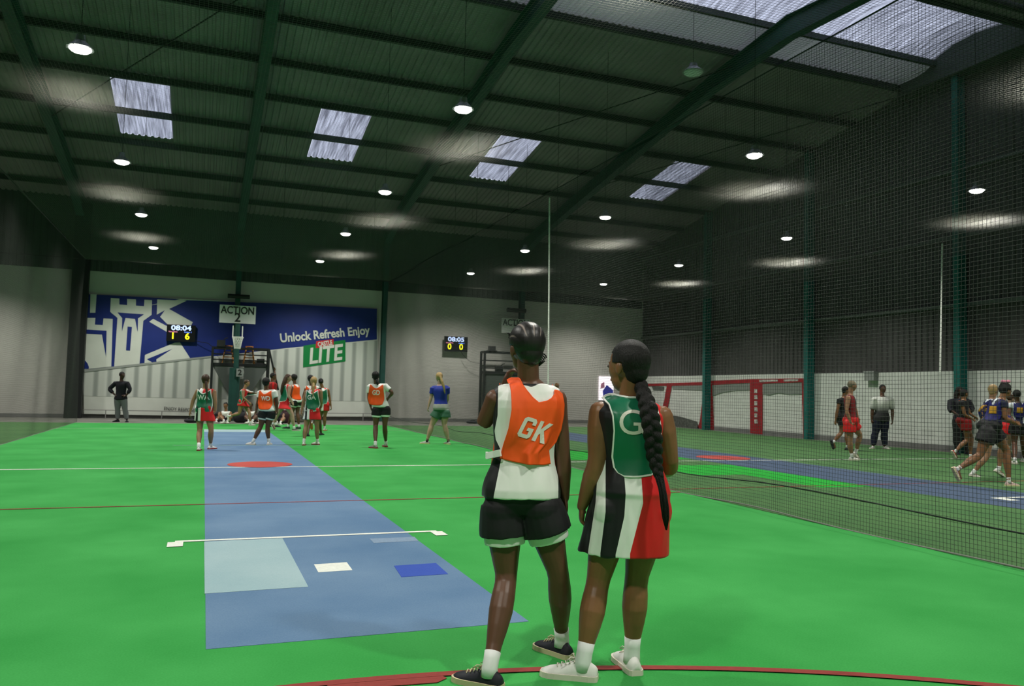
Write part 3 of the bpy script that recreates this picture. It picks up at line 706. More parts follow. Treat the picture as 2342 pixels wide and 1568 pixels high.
clutter(a.x+0.3, 34.0, a.z+0.03-0.0, 'small dark device on the left end of the scoring platform rail', 2)
clutter(b.x-0.3, 34.2, b.z, 'dark box on the deck of the scoring platform', 3)
clutter(a2.x+0.35, 34.0, a2.z+0.03, 'dark device on the rail of the second platform', 1)
clutter(a2.x+0.75, 34.1, b2.z, 'dark box on the deck of the second platform', 4)
# bags on the floor by the far wall
def bag(px, y, w, h, m, label, name='sports_bag'):
    c = on_floor(*px) if y is None else on_wall(px[0], px[1], y); bm = bmesh.new()
    bmesh.ops.create_uvsphere(bm, u_segments=16, v_segments=10, radius=1.0)
    for v in bm.verts:
        n = v.co.copy(); v.co = Vector((c.x + n.x*w/2*(1+0.15*noise.noise(n*2+Vector((c.x, 0, 0)))), c.y+n.y*0.16, max(0.0, h*0.45 + n.z*h*0.55*(1+0.25*noise.noise(n*3)))))
    t = thing(name, label, 'bag', (c.x, c.y, 0)); link_bm('bag_body', bm, m, t, True)
    bm = bmesh.new(); tube(bm, [(c.x-w*0.25, c.y-0.05, h*0.8), (c.x-w*0.1, c.y-0.1, h*1.15), (c.x+w*0.1, c.y-0.1, h*1.15), (c.x+w*0.25, c.y-0.05, h*0.8)], 0.015, 6); link_bm('strap', bm, m_black, t, True)
m_bagd = mat('bag_dark', (0.02, 0.02, 0.025), 0.7)
bag((437, 966), None, 0.5, 0.16, m_bagd, 'flat dark bag on the floor by the banner, behind the WA player')
bag((549, 966), None, 0.55, 0.45, m_bagd, 'dark bag on the floor under the number 2 plate')
bag((650, 967), None, 0.45, 0.5, mat('bag_maroon', (0.05, 0.02, 0.025), 0.7), 'dark maroon bag behind the brown-haired player')
bag((683, 965), None, 0.6, 0.62, mat('bag_pattern', (0.16, 0.16, 0.13), 0.7, var=0.9, scale=9), 'mottled light and dark bag by the wall right of the players')
bag((1080, 968), None, 0.55, 0.13, m_bagd, 'flat dark bag on the floor by the plain grey wall')
# doorway beside the woman in green; glow added for the daylight beyond
a = on_wall(1370, 860, WY-0.03); b = on_wall(1402, 915, WY-0.03)
bm = bmesh.new(); box(bm, (a.x, WY-0.06, b.z), (b.x, WY-0.02, a.z))
t = thing('daylit_doorway', 'bright white and pink doorway on the far wall beside the head above the green bib', 'panel', ((a.x+b.x)/2, WY-0.05, b.z))
link_bm('panel_face', bm, mat('doorway_glow', (0.7, 0.65, 0.7), 0.5, emit=(1.0, 0.90, 0.97), estr=1.05, var=0), t)
bm = bmesh.new(); prism(bm, [(a.x+0.2, WY-0.07, b.z+0.45), (a.x+0.42, WY-0.07, b.z+0.75), (b.x-0.02, WY-0.07, b.z+0.5), (b.x-0.02, WY-0.07, b.z), (a.x+0.25, WY-0.07, b.z)], (0, 0.01, 0)); fix_normals(bm)
link_bm('blue_shape', bm, mat('doorway_blue', (0.05, 0.06, 0.5), 0.5), t)
bm = bmesh.new(); prism(bm, [(a.x+0.08, WY-0.07, b.z+0.55), (a.x+0.3, WY-0.07, b.z+0.62), (a.x+0.28, WY-0.07, b.z+0.9), (a.x+0.1, WY-0.07, b.z+0.8)], (0, 0.01, 0)); fix_normals(bm)
link_bm('pink_shape', bm, mat('doorway_pink', (0.6, 0.25, 0.4), 0.5), t)

# ================================================================= RIGHT WALL: red painted frames
mur = thing('wall_mural', 'mural of thick red frames with white and grey panels painted along the right wall', 'mural', (XW-0.02, 28, 0))
m_mred = mat('mural_red', (0.30, 0.012, 0.02), 0.7, var=0.2, scale=4)
m_mgrey = mat('mural_grey', (0.22, 0.24, 0.22), 0.8, var=0.1, scale=3)
m_mwhite = mat('mural_white', (0.62, 0.64, 0.60), 0.8, var=0.04, scale=3)
def sp(name, px, m, lay, parent=mur):
    bm = bmesh.new(); x = XW-0.02-lay*0.006
    pts = [on_side(a, b, x) for a, b in px]; prism(bm, [Vector((x, p.y, max(0.02, p.z))) for p in pts], (0.005, 0, 0)); fix_normals(bm)
    return link_bm(name, bm, m, parent)
def yz(name, pts, m, lay, parent=mur):
    x = XW-0.02-lay*0.006; bm = bmesh.new(); prism(bm, [Vector((x, y, z)) for y, z in pts], (0.005, 0, 0)); fix_normals(bm)
    return link_bm(name, bm, m, parent)
def c6(l): return [(1440+x/2.597, 800+y/2.597) for x, y in l]
sp('red_frame', c6([(100, 200), (445, 190), (445, 208), (250, 212), (235, 300), (205, 480), (165, 470), (205, 300), (220, 212), (100, 215)]), m_mred, 1)
sp('red_frame', c6([(436, 190), (462, 190), (462, 475), (400, 475), (415, 430), (432, 300)]), m_mred, 1)
sp('red_frame', c6([(462, 188), (480, 182), (725, 172), (1040, 168), (1040, 190), (790, 200), (790, 500), (715, 500), (715, 195), (490, 208), (495, 300), (500, 480), (462, 480)]), m_mred, 1)
sp('red_frame', c6([(1022, 180), (1040, 180), (1040, 525), (1030, 525)]), m_mred, 2)
sp('grey_wave', c6([(492, 208), (715, 200), (715, 240), (640, 240), (560, 250), (492, 272)]), m_mgrey, 1)
sp('grey_wave', c6([(790, 204), (1028, 194), (1028, 262), (950, 265), (880, 255), (830, 268), (790, 262)]), m_mgrey, 1)
sp('grey_wave', c6([(250, 214), (432, 210), (430, 240), (255, 232)]), m_mgrey, 1)
sp('dark_wave', c6([(232, 385), (300, 395), (400, 425), (412, 475), (228, 465)]), mat('mural_dark', (0.09, 0.095, 0.085), 0.8, var=0.5, scale=8), 1)
sp('dark_wave', c6([(130, 215), (205, 218), (200, 240), (140, 238)]), MATS['mural_dark'], 2)
sp('mural_lettering', c6([(770, 178), (880, 175), (880, 186), (770, 190)]), mat('mural_letter_white', (0.5, 0.48, 0.45), 0.8, var=0.6, scale=14), 3)
sp('mural_lettering', c6([(915, 174), (1000, 172), (1000, 184), (915, 187)]), MATS['mural_letter_white'], 3)
for k in range(6):
    zt = 232+k*36
    sp('mural_lettering', c6([(741, zt), (757, zt), (757+(k % 2)*3, zt+24), (741, zt+24)]), MATS['mural_letter_white'], 3)
# small grey wall box high on the white blockwork
a = on_side(1986, 851, XW-0.02); b = on_side(2008, 870, XW-0.02)
bm = bmesh.new(); box(bm, (XW-0.2, b.y, b.z), (XW, a.y, a.z+0.03)); box(bm, (XW-0.22, b.y-0.02, a.z-0.02), (XW, a.y+0.02, a.z+0.03))
tag(link_bm('wall_box', bm, mat('box_grey', (0.25, 0.26, 0.25), 0.5)), 'grey box fixed at the top of the white blockwork above the man in grey', 'box')
# ================================================================= PEOPLE
import numpy as np
RN_ = np.array(ROT); FWN, RTN = np.array(FW), np.array(RT)
def projn(co):
    c = (co-np.array(CAM)) @ RN_
    return CX+F_PX*c[:, 0]/-c[:, 2], CY-F_PX*c[:, 1]/-c[:, 2]
def getco(me):
    a = np.empty(len(me.vertices)*3, np.float32); me.vertices.foreach_get('co', a); return a.reshape(-1, 3).astype(float)
def getno(me):
    a = np.empty(len(me.vertices)*3, np.float32); me.vertices.foreach_get('normal', a); return a.reshape(-1, 3).astype(float)
def wob(q):
    x, y, z = q[:, 0], q[:, 1], q[:, 2]
    return (np.sin(x*1.7+2.1*np.sin(y*.9+z*.7))+np.sin(y*2.1+1.7*np.sin(z*1.1+x*.6)+1.3)+np.sin(z*1.9+1.9*np.sin(x*1.3-y*.8)+.5))/3
SKIN = {'dark': (0.12, 0.055, 0.032), 'deep': (0.05, 0.023, 0.014), 'brown': (0.23, 0.105, 0.048), 'tan': (0.36, 0.19, 0.11), 'fair': (0.50, 0.31, 0.23)}
def skin(k): return mat('skin_'+k, SKIN[k], 0.42, var=0.08, scale=12, spec=0.35)
C_W = (0.84, 0.85, 0.81); C_K = (0.012, 0.012, 0.014); C_R = (0.66, 0.014, 0.016); C_G = (0.008, 0.15, 0.075); C_O = (0.98, 0.105, 0.012)
def lerp(a, b, t): return a+(b-a)*t
def ell(bm, c, rx, ry, rz, M=None, seg=20, rings=12):
    T = Matrix.Translation(c) @ ((M.to_4x4() if M else Matrix.Identity(4)) @ Matrix.Diagonal((rx, ry, rz, 1)))
    bmesh.ops.create_uvsphere(bm, u_segments=seg, v_segments=rings, radius=1.0, matrix=T)
def loft(bm, rings, n=24, power=2.0):
    """rings: (centre, across, front, half width, half depth); closed with end caps"""
    R = []
    for c, a, f, w, d in rings:
        row = []
        for j in range(n):
            t = 2*math.pi*j/n; ct, st = math.cos(t), math.sin(t)
            e = 2.0/power
            row.append(bm.verts.new(c + a*(w*math.copysign(abs(ct)**e, ct)) + f*(d*math.copysign(abs(st)**e, st))))
        R.append(row)
    for r0, r1 in zip(R, R[1:]):
        for j in range(n): bm.faces.new([r0[j], r0[(j+1) % n], r1[(j+1) % n], r1[j]])
    bm.faces.new(R[0][::-1]); bm.faces.new(R[-1])
def limb(bm, pts, rads, n=16):
    """round-ended tapered limb"""
    pts = [Vector(p) for p in pts]
    d0 = (pts[0]-pts[1]).normalized(); d1 = (pts[-1]-pts[-2]).normalized()
    P = [pts[0]+d0*rads[0]*0.8, pts[0]+d0*rads[0]*0.5]+pts+[pts[-1]+d1*rads[-1]*0.5, pts[-1]+d1*rads[-1]*0.8]
    Rr = [rads[0]*0.45, rads[0]*0.83]+list(rads)+[rads[-1]*0.83, rads[-1]*0.45]
    tube(bm, P, Rr, n)
def solidify_union(bm, voxel, smooth=4, factor=0.6):
    me = bpy.data.meshes.new('tmp'); bmesh.ops.recalc_face_normals(bm, faces=bm.faces); bm.to_mesh(me); bm.free()
    o = bpy.data.objects.new('tmp', me); scene.collection.objects.link(o)
    r = o.modifiers.new('r', 'REMESH'); r.mode = 'VOXEL'; r.voxel_size = voxel; r.use_smooth_shade = True
    if smooth:
        s = o.modifiers.new('s', 'SMOOTH'); s.iterations = smooth; s.factor = factor
    dg = bpy.context.evaluated_depsgraph_get(); out = bpy.data.meshes.new_from_object(o.evaluated_get(dg))
    bpy.data.objects.remove(o); bpy.data.meshes.remove(me)
    return out
def put(name, me, m, root):
    me.transform(Matrix.Translation(-world_loc(root))); me.materials.clear(); me.materials.append(m); me.name = name
    for p in me.polygons: p.use_smooth = True
    o = bpy.data.objects.new(name, me); scene.collection.objects.link(o); o.parent = root
    return o
def layers(me, fns):
    for i, fn in enumerate(fns):
        at = me.attributes.new('lay%d' % i, 'FLOAT', 'POINT')
        at.data.foreach_set('value', np.asarray(fn(getco(me)), np.float32)*np.ones(len(me.vertices), np.float32))

class P:
    """a person; joints are given as picture positions and a depth offset, then turned into points in the room"""
    def __init__(s, name_label, J, H=1.66, build=1.0, yaw=0, hyaw=None, sk='brown', vox=0.011, feet=(0, 0), lift=(0, 0), D=None, near=False, hw=None, sw=None, group=None, lean_feet=(0, 0), seated=False, fl=(None, None), tilt=0.0, hs=1.06, fs=1.0, armk=1.0):
        s.s = H/1.66; s.hs = s.s*hs; s.fs = s.s*fs; s.ak = armk; s.b = build; s.vox = vox; s.near = near; s.sk = sk; s.tilt = tilt
        s.J = {}
        aL, aR = J['al'], J['ar']; ank = 0.085*s.s
        ds = []
        for k, lf in (('al', lift[0]), ('ar', lift[1])):
            if not lf and not seated and D is None: s.J[k] = on_floor(J[k][0], J[k][1], ank); ds.append(s.J[k].dot(FW))
        s.D = D if D is not None else sum(ds)/len(ds)
        for k, v in J.items():
            if k in s.J: continue
            s.J[k] = on_depth(v[0], v[1], s.D+(v[2] if len(v) > 2 else 0))
            if k in ('al', 'ar') and not (lift[0] if k == 'al' else lift[1]) and not seated: s.J[k].z = ank
            if k in ('al', 'ar'): s.J[k].z = max(s.J[k].z, ank)
        s.f = FW*math.cos(math.radians(yaw))+RT*math.sin(math.radians(yaw)); s.a = s.f.cross(UP)      # a = person's right
        hy = yaw if hyaw is None else hyaw
        s.hf = FW*math.cos(math.radians(hy))+RT*math.sin(math.radians(hy)); s.ha = s.hf.cross(UP)
        j = s.J; N, Pv = j['n'], j['p']
        s.spine = (N-Pv).normalized()
        hw = hw or 0.088*s.s*(0.6+0.4*build); sw = sw or 0.165*s.s*(0.75+0.25*build)
        if 'hl' not in j: j['hl'] = Pv-s.a*hw-UP*0.0; j['hr'] = Pv+s.a*hw
        if 'sl' not in j: j['sl'] = N-s.a*sw-s.spine*0.055*s.s
        if 'sr' not in j: j['sr'] = N+s.a*sw-s.spine*0.055*s.s
        s.sa = (j['sr']-j['sl']).normalized()
        s.toe = []
        for k, fy in enumerate(feet):
            d = FW*math.cos(math.radians(fy))+RT*math.sin(math.radians(fy))
            pit = fl[k]
            if pit: d = (d*math.cos(math.radians(pit))-UP*math.sin(math.radians(pit)))
            s.toe.append(d.normalized())
        base = (j['al']+j['ar'])/2; base = Vector((base.x, base.y, 0.0))
        s.root = thing('person', name_label, 'person', base, group)
        s.body()
    def torso_rings(s, t0, t1, ex=0.0, exd=None, n=14, flat=0.0, exb=0.0):
        st = [(-.17, .095, .080, 0), (-.08, .160, .112, .0), (.02, .176, .124, -.004), (.12, .165, .116, 0), (.28, .136, .098, .004), (.38, .129, .094, .004), (.5, .138, .102, .0), (.64, .150, .110, 0), (.76, .160, .110, -.004), (.86, .158, .098, -.006), (.94, .118, .074, -.004), (1.0, .066, .058, 0), (1.06, .055, .055, 0)]
        exd = ex if exd is None else exd
        out = []; L = s.J['n']-s.J['p']
        for i in range(n+1):
            t = lerp(t0, t1, i/n)
            for q0, q1 in zip(st, st[1:]):
                if q0[0] <= t <= q1[0] or q1 is st[-1]:
                    u = min(1, max(0, (t-q0[0])/(q1[0]-q0[0]))); w, d, o = (lerp(q0[k], q1[k], u) for k in (1, 2, 3)); break
            b = s.b if t < .8 else lerp(s.b, 1, min(1, (t-.8)/.2))
            at = min(1, max(0, (t-.1)/.6)); a = (s.a*(1-at)+s.sa*at).normalized(); f = a.cross(s.spine)*-1
            if f.dot(s.f) < 0: f = -f
            out.append((s.J['p']+L*t+f*o, a, f, w*s.s*b+ex+flat*(1-t), d*s.s*b+exd+flat*(1-t)+exb*math.sin(max(0, min(1, t))*3.14)))
        return out
    def leg_pts(s, side, q=1.0, ex=0.0, hemflare=0.0):
        h, k, a = (s.J[x+side] for x in ('h', 'k', 'a'))
        th = [(0, .098), (.25, .094), (.5, .083), (.75, .068), (.93, .058)]; ca = [(.06, .056), (.2, .060), (.36, .061), (.55, .052), (.75, .040), (.92, .034), (1.0, .034)]
        pts, rr = [], []
        back = -s.f
        for t, r in th:
            pts.append(h.lerp(k, t)); rr.append(r)
        for t, r in ca:
            pts.append(k.lerp(a, t)+back*(0.014*math.sin(min(1, t*1.4)*math.pi))*s.s); rr.append(r)
        T = [t for t, _ in th]+[1+t for t, _ in ca]
        lim = q*1.0
        P_, R_ = [], []
        for t, p, r in zip(T, pts, rr):
            if t <= lim+1e-6: P_.append(p); R_.append(r*s.s*s.b+ex+hemflare*min(1, t/max(.01, lim)))
        if lim < 2 and T[len(P_)-1] < lim-1e-3 and len(P_) < len(T):
            i = len(P_); u = (lim-T[i-1])/(T[i]-T[i-1]); P_.append(pts[i-1].lerp(pts[i], u)); R_.append(lerp(rr[i-1], rr[i], u)*s.s*s.b+ex+hemflare)
        return P_, R_
    def arm_pts(s, side, q=2.0, ex=0.0):
        sh, e, w = (s.J[x+side] for x in ('s', 'e', 'w'))
        T = [0, .3, .6, .9, 1.1, 1.3, 1.6, 2.0]; rr = [.056, .050, .046, .040, .040, .041, .034, .026]
        pts = [sh.lerp(e, t) if t <= 1 else e.lerp(w, t-1) for t in T]
        P_ = [p for t, p in zip(T, pts) if t <= q+1e-6]; R_ = [r*s.s*(0.35+0.65*s.b)*(s.ak if .2 < t < 1.9 else 1)+ex for t, r in zip(T, rr) if t <= q+1e-6]
        return P_, R_
    def hand(s, bm, side):
        w = s.J['w'+side]; e = s.J['e'+side]; d = (w-e).normalized()
        if 'g'+side in s.J: d = (s.J['g'+side]-w).normalized()
        inward = (s.J['p']-w); inward -= inward.dot(d)*d; inward = inward.normalized() if inward.length > .01 else s.a
        n = inward; t = d.cross(n).normalized()                  # n palm normal, t across the palm
        if t.dot(s.f) < 0: t = -t                                 # thumb side forward
        k = s.s
        M = Matrix((t, n, d)).transposed()
        ell(bm, w+d*0.045*k, 0.041*k, 0.017*k, 0.055*k, M, 12, 8)
        for i, (o, ln) in enumerate(((.030, .068), (.010, .076), (-.011, .071), (-.030, .056))):
            b0 = w+d*(0.083-0.003*i)*k+t*o*k; c = 0.30+0.12*i
            p1 = b0+(d*math.cos(c)+n*math.sin(c))*ln*.42*k; c2 = c+0.65; p2 = p1+(d*math.cos(c2)+n*math.sin(c2))*ln*.32*k
            c3 = c2+0.5; p3 = p2+(d*math.cos(c3)+n*math.sin(c3))*ln*.26*k
            limb(bm, [b0, p1, p2, p3], [.0095*k, .009*k, .0083*k, .0072*k], 8)
        b0 = w+d*.028*k+t*.030*k; p1 = b0+(d*.55+t*.75+n*.25).normalized()*.036*k; p2 = p1+(d*.85+t*.3+n*.4).normalized()*.030*k
        limb(bm, [b0, p1, p2], [.0125*k, .0105*k, .009*k], 8)
    def head_M(s):
        up = (s.J['h']-s.J['n']).normalized(); up = (up*0.35+UP*0.65).normalized()
        f = s.hf-up*s.hf.dot(up); f.normalize()
        if s.tilt: f = (f*math.cos(s.tilt)+up*math.sin(s.tilt)).normalized(); up = (up-f*up.dot(f)).normalized()
        a = f.cross(up).normalized()
        return Matrix((a, f, up)).transposed(), s.J['h']
    def body(s):
        bm = bmesh.new(); j = s.J; k = s.s
        loft(bm, s.torso_rings(-.17, 1.02), 24)
        for sd in 'lr':
            p, r = s.leg_pts(sd, 2.0); limb(bm, p, r)
            sg = -1 if sd == 'l' else 1
            p, r = s.arm_pts(sd); limb(bm, p, r)
            limb(bm, [j['n']-s.spine*.045*k, j['s'+sd]], [.045*k, .052*k])
            ell(bm, j['h'+sd]-s.f*.035*k-s.spine*.01*k+s.a*sg*0.005, .088*k*s.b, .082*k*s.b, .095*k*s.b)
            s.hand(bm, sd)
            ft = s.toe[0 if sd == 'l' else 1]; a = j['a'+sd]
            limb(bm, [a-UP*.01, a-UP*.045*k+ft*.02, a-UP*.055*k+ft*.12*k], [.033*k, .034*k, .026*k], 10)
        M, H = s.head_M(); kb = k; k = s.hs
        L = lambda x, y, z: H+M@Vector((x*k, y*k, z*k))
        limb(bm, [j['n']-s.spine*.03*kb, L(0, -.022, -.055)], [.057*kb, .054*kb])
        ell(bm, L(0, -.008, .022), .073*k, .092*k, .090*k, M); ell(bm, L(0, .030, -.052), .050*k, .052*k, .060*k, M); ell(bm, L(0, .034, -.01), .060*k, .058*k, .07*k, M)
        ell(bm, L(0, .092, -.018), .011*k, .018*k, .021*k, M, 8, 6); ell(bm, L(0, .084, -.058), .022*k, .010*k, .010*k, M, 8, 6); ell(bm, L(0, .074, .018), .045*k, .016*k, .010*k, M, 10, 6)
        for sg in (-1, 1): ell(bm, L(sg*.073, -.008, -.012), .009*k, .017*k, .029*k, M, 8, 6)
        me = solidify_union(bm, s.vox, 3)
        s.body_o = put('body', me, skin(s.sk), s.root)
        for sg in (-1, 1):
            bm = bmesh.new(); ell(bm, L(sg*.030, .0815, .002), .0115*k, .0085*k, .0075*k, M, 8, 6)
            o = link_bm('eye', bm, mat('eye', (0.10, 0.08, 0.07), 0.2), s.root, True)
    # ---- garments
    def solid(s, name, build, m, fns=None, vox=None, smooth=5, rough_fn=None):
        bm = bmesh.new(); build(bm); me = solidify_union(bm, vox or s.vox, smooth)
        if rough_fn:
            me.vertices.foreach_set('co', np.ascontiguousarray(rough_fn(getco(me), getno(me)), np.float32).ravel()); me.update()
        if fns: layers(me, fns)
        return put(name, me, m, s.root)
    def loc(s, co):
        d = co-s.J['p']; return d.dot(s.a), d.dot(s.f), d.dot(UP)
    def folds(s, amp=0.004, freq=14.0, vert=0.35, seed=0.0):
        def fn(co, n):
            q = co*np.array([freq, freq, freq*vert])+np.array([0, 0, seed]); return co+n*(amp*wob(q)+amp*.5*wob(q*2.3+3))[:, None]
        return fn
    def shirt(s, m, name='shirt', hem=-.02, ex=.014, sleeve=0.0, top=.97, fns=None, shoulder=1.0, flare=0.0, amp=.004, exb=0.0):
        def b(bm):
            loft(bm, s.torso_rings(hem, top, ex, flat=flare, exb=exb), 28)
            for sd in 'lr':
                if shoulder > 0:
                    n0 = s.J['n']-s.spine*.052*s.s; limb(bm, [n0, n0.lerp(s.J['s'+sd], shoulder)], [.046*s.s+ex*.8, .054*s.s+ex*.6])
                if sleeve:
                    p, r = s.arm_pts(sd, sleeve, ex+.006); 
                    tube(bm, [p[0]+(p[0]-p[1]).normalized()*.02]+p, [r[0]]+r, 16)
        return s.solid(name, b, m, fns, rough_fn=s.folds(amp, seed=len(scene.objects)*.37))
    def shorts(s, m, name='shorts', q=.42, ex=.016, top=.16, flare=.012, fns=None, lo=-.2):
        def b(bm):
            loft(bm, s.torso_rings(lo, top, ex*.8), 28)
            for sd in 'lr':
                p, r = s.leg_pts(sd, q, ex, flare); tube(bm, [p[0]+(p[0]-p[1]).normalized()*.03]+p, [r[0]*.95]+r, 20)
                ell(bm, s.J['h'+sd]-s.f*.022*s.s, .088*s.s*s.b+ex, .082*s.s*s.b+ex, .095*s.s*s.b+ex*.5)
        return s.solid(name, b, m, fns, rough_fn=s.folds(.003, seed=len(scene.objects)*.31))
    def skirt(s, m, q=.48, ex=.02, top=.30, fns=None, flare=.035, amp=.006):
        def b(bm):
            rings = s.torso_rings(-.02, top, ex*.8, n=8)[::-1]
            kl, kr = s.J['hl'].lerp(s.J['kl'], q), s.J['hr'].lerp(s.J['kr'], q)
            hc = (kl+kr)/2; w = max((kr-kl).dot(s.a)/2*1.0, .05)+.088*s.s*s.b+ex; dd = abs((kr-kl).dot(s.f))/2+.105*s.s*s.b+ex
            c0, a0, f0, w0, d0 = rings[-1]
            for i in range(1, 7):
                t = i/6; rings.append((c0.lerp(hc, t), a0, f0, lerp(w0, w+flare, t), lerp(d0, dd+flare*.5, t)))
            loft(bm, rings, 32)
            for sd in 'lr': ell(bm, s.J['h'+sd]-s.f*.016*s.s, .088*s.s*s.b+ex, .086*s.s*s.b+ex, .10*s.s*s.b+ex)
        return s.solid('skirt', b, m, fns, rough_fn=s.folds(amp, 16, .2, seed=len(scene.objects)*.29))
    def trousers(s, m, ex=.018): return s.shorts(m, 'trousers', 1.95, ex, .16, .012)
    def drape(s, name, S, tgt, off, m, side=-1, nu=28, nv=36, trim=None, smooth=10, fold=0.0, thick=.004, hang=0.5):
        """cloth panel S(u,v)->(x,z) in the torso frame, laid on tgt meshes from the back (side -1) or front (+1)"""
        ax, fr = s.a, s.f*side
        trees = []
        for o in tgt:
            bm = bmesh.new(); bm.from_mesh(o.data); bm.transform(Matrix.Translation(world_loc(o))); trees.append(BVHTree.FromBMesh(bm)); bm.free()
        G = [[None]*(nu+1) for _ in range(nv+1)]; dep = [[None]*(nu+1) for _ in range(nv+1)]
        O = s.J['n']
        for i in range(nv+1):
            for k in range(nu+1):
                x, z = S(k/nu, i/nv); G[i][k] = O+ax*x+UP*z
                best = None
                for t in trees:
                    h = t.ray_cast(G[i][k]+fr*0.8, -fr)
                    if h[0] is not None:
                        d = (h[0]-G[i][k]).dot(fr); best = d if best is None else max(best, d)
                dep[i][k] = best
        for i in range(nv+1):
            row = dep[i]; idx = [k for k in range(nu+1) if row[k] is not None]
            for k in range(nu+1):
                if row[k] is None:
                    row[k] = (row[min(idx, key=lambda q: abs(q-k))]-.02*min(3, min(abs(q-k) for q in idx))) if idx else None
        for i in range(nv+1):
            if dep[i][0] is None:
                q = [r for r in range(nv+1) if dep[r][0] is not None]; dep[i] = list(dep[min(q, key=lambda r: abs(r-i))])
        hard = [list(r) for r in dep]
        for _ in range(smooth):
            new = [list(r) for r in dep]
            for i in range(nv+1):
                for k in range(nu+1):
                    ns = [dep[a][b] for a, b in ((i-1, k), (i+1, k), (i, k-1), (i, k+1)) if 0 <= a <= nv and 0 <= b <= nu]
                    new[i][k] = max(hard[i][k], lerp(dep[i][k], sum(ns)/len(ns), .8))
            dep = new
        bm = bmesh.new(); V = []
        for i in range(nv+1):
            r = []
            for k in range(nu+1):
                fo = fold*(noise.noise(Vector((k/nu*7, i/nv*2.0, off*100)))+.6*math.sin(k/nu*9+i/nv*3)) if fold else 0
                r.append(bm.verts.new(G[i][k]+fr*(dep[i][k]+off+max(0, fo)*(i/nv)**.7)))
            V.append(r)
        for i in range(nv):
            for k in range(nu):
                f = bm.faces.new([V[i][k], V[i][k+1], V[i+1][k+1], V[i+1][k]])
                if trim and (i < trim[0] or i >= nv-trim[1] or k < trim[2] or k >= nu-trim[2]): f.material_index = 1
        bmesh.ops.recalc_face_normals(bm, faces=bm.faces)
        bm.normal_update()
        if bm.faces[len(bm.faces)//2] if False else True:
            bm.faces.ensure_lookup_table()
            if bm.faces[len(bm.faces)//2].normal.dot(fr) < 0: bmesh.ops.reverse_faces(bm, faces=bm.faces)
        bmesh.ops.solidify(bm, geom=bm.faces, thickness=thick)
        o = link_bm(name, bm, None, s.root, True, mats=[m, MATS.get('trim_white') or mat('trim_white', C_W, 0.6)])
        return o
    def lettering(s, body, bib, x, z, size, m, side=-1, off=.01, shear=0, name='bib_lettering', rot=0.0, sx=1.0, polys=None):
        ax, fr = s.a*(1 if side < 0 else -1), s.f*side
        if polys:
            bm = bmesh.new()
            for pl in polys: bm.faces.new([bm.verts.new(((x+shear*y)*size, y*size, 0)) for x, y in pl])
            bm.normal_update()
        else: bm = text_bm(body, size, off, shear, 0.0)
        bmesh.ops.triangulate(bm, faces=bm.faces)
        for _ in range(3):
            es = [e for e in bm.edges if e.calc_length() > size*.18]
            if es: bmesh.ops.subdivide_edges(bm, edges=es, cuts=1); bmesh.ops.triangulate(bm, faces=bm.faces)
        b2 = bmesh.new(); b2.from_mesh(bib.data); b2.transform(Matrix.Translation(world_loc(bib))); tr = BVHTree.FromBMesh(b2); b2.free()
        O = s.J['n']; last = 0.1
        for v in bm.verts:
            px, pz = v.co.x*sx, v.co.y; cr, sr = math.cos(rot), math.sin(rot)
            px, pz = px*cr-pz*sr, px*sr+pz*cr
            p = O+s.a*(x)+ax*px+UP*(z+pz)
            h = tr.ray_cast(p+fr*.8, -fr)
            if h[0] is not None: last = (h[0]-p).dot(fr)
            v.co = p+fr*(last+.0025)
        fs = list(bm.faces)
        ext = bmesh.ops.extrude_face_region(bm, geom=fs)
        bmesh.ops.translate(bm, verts=[g for g in ext['geom'] if isinstance(g, bmesh.types.BMVert)], vec=fr*.0012)
        fix_normals(bm)
        return link_bm(name, bm, m, bib if False else s.root)
    def shoes(s, m, msole, sock=None, msock=None, sockh=.09):
        k = s.fs
        for i, sd in enumerate('lr'):
            f = s.toe[i]; a = s.J['a'+sd]; side = f.cross(UP).normalized(); up = side.cross(f).normalized()
            o = a-up*.085*s.s
            sec = [(-.068, .020, .052), (-.058, .031, .064), (-.03, .036, .082), (.01, .037, .088), (.04, .038, .080), (.08, .042, .062), (.12, .046, .052), (.15, .044, .045), (.175, .034, .036), (.19, .016, .026)]
            bm = bmesh.new()
            R = []
            for y, w, h in sec:
                row = []
                for q in range(16):
                    t = 2*math.pi*q/16; cx = math.cos(t); cz = math.sin(t)
                    zz = .018+(h-.018)*max(0, cz)**.9 if cz > 0 else .012
                    row.append(bm.verts.new(o+f*y*k+side*(w*cx*(1-.25*max(0, cz)))*k+up*zz*k))
                R.append(row)
            for r0, r1 in zip(R, R[1:]):
                for q in range(16): bm.faces.new([r0[q], r0[(q+1) % 16], r1[(q+1) % 16], r1[q]])
            bm.faces.new(R[0]); bm.faces.new(R[-1]); fix_normals(bm)
            sh = link_bm('shoe', bm, m, s.root, True)
            bm = bmesh.new(); pts = [(y, w+.004) for y, w, h in sec]; V0 = []
            ol = [(y, w) for y, w in pts]+[(y, -w) for y, w in pts[::-1]]
            lo = [bm.verts.new(o+f*y*1.03*k+side*w*k) for y, w in ol]; hi = [bm.verts.new(o+f*y*1.02*k+side*w*k+up*.024*k) for y, w in ol]
            bm.faces.new(lo[::-1]); bm.faces.new(hi)
            for q in range(len(ol)): bm.faces.new([lo[q], lo[(q+1) % len(ol)], hi[(q+1) % len(ol)], hi[q]])
            fix_normals(bm); link_bm('sole', bm, msole, sh)
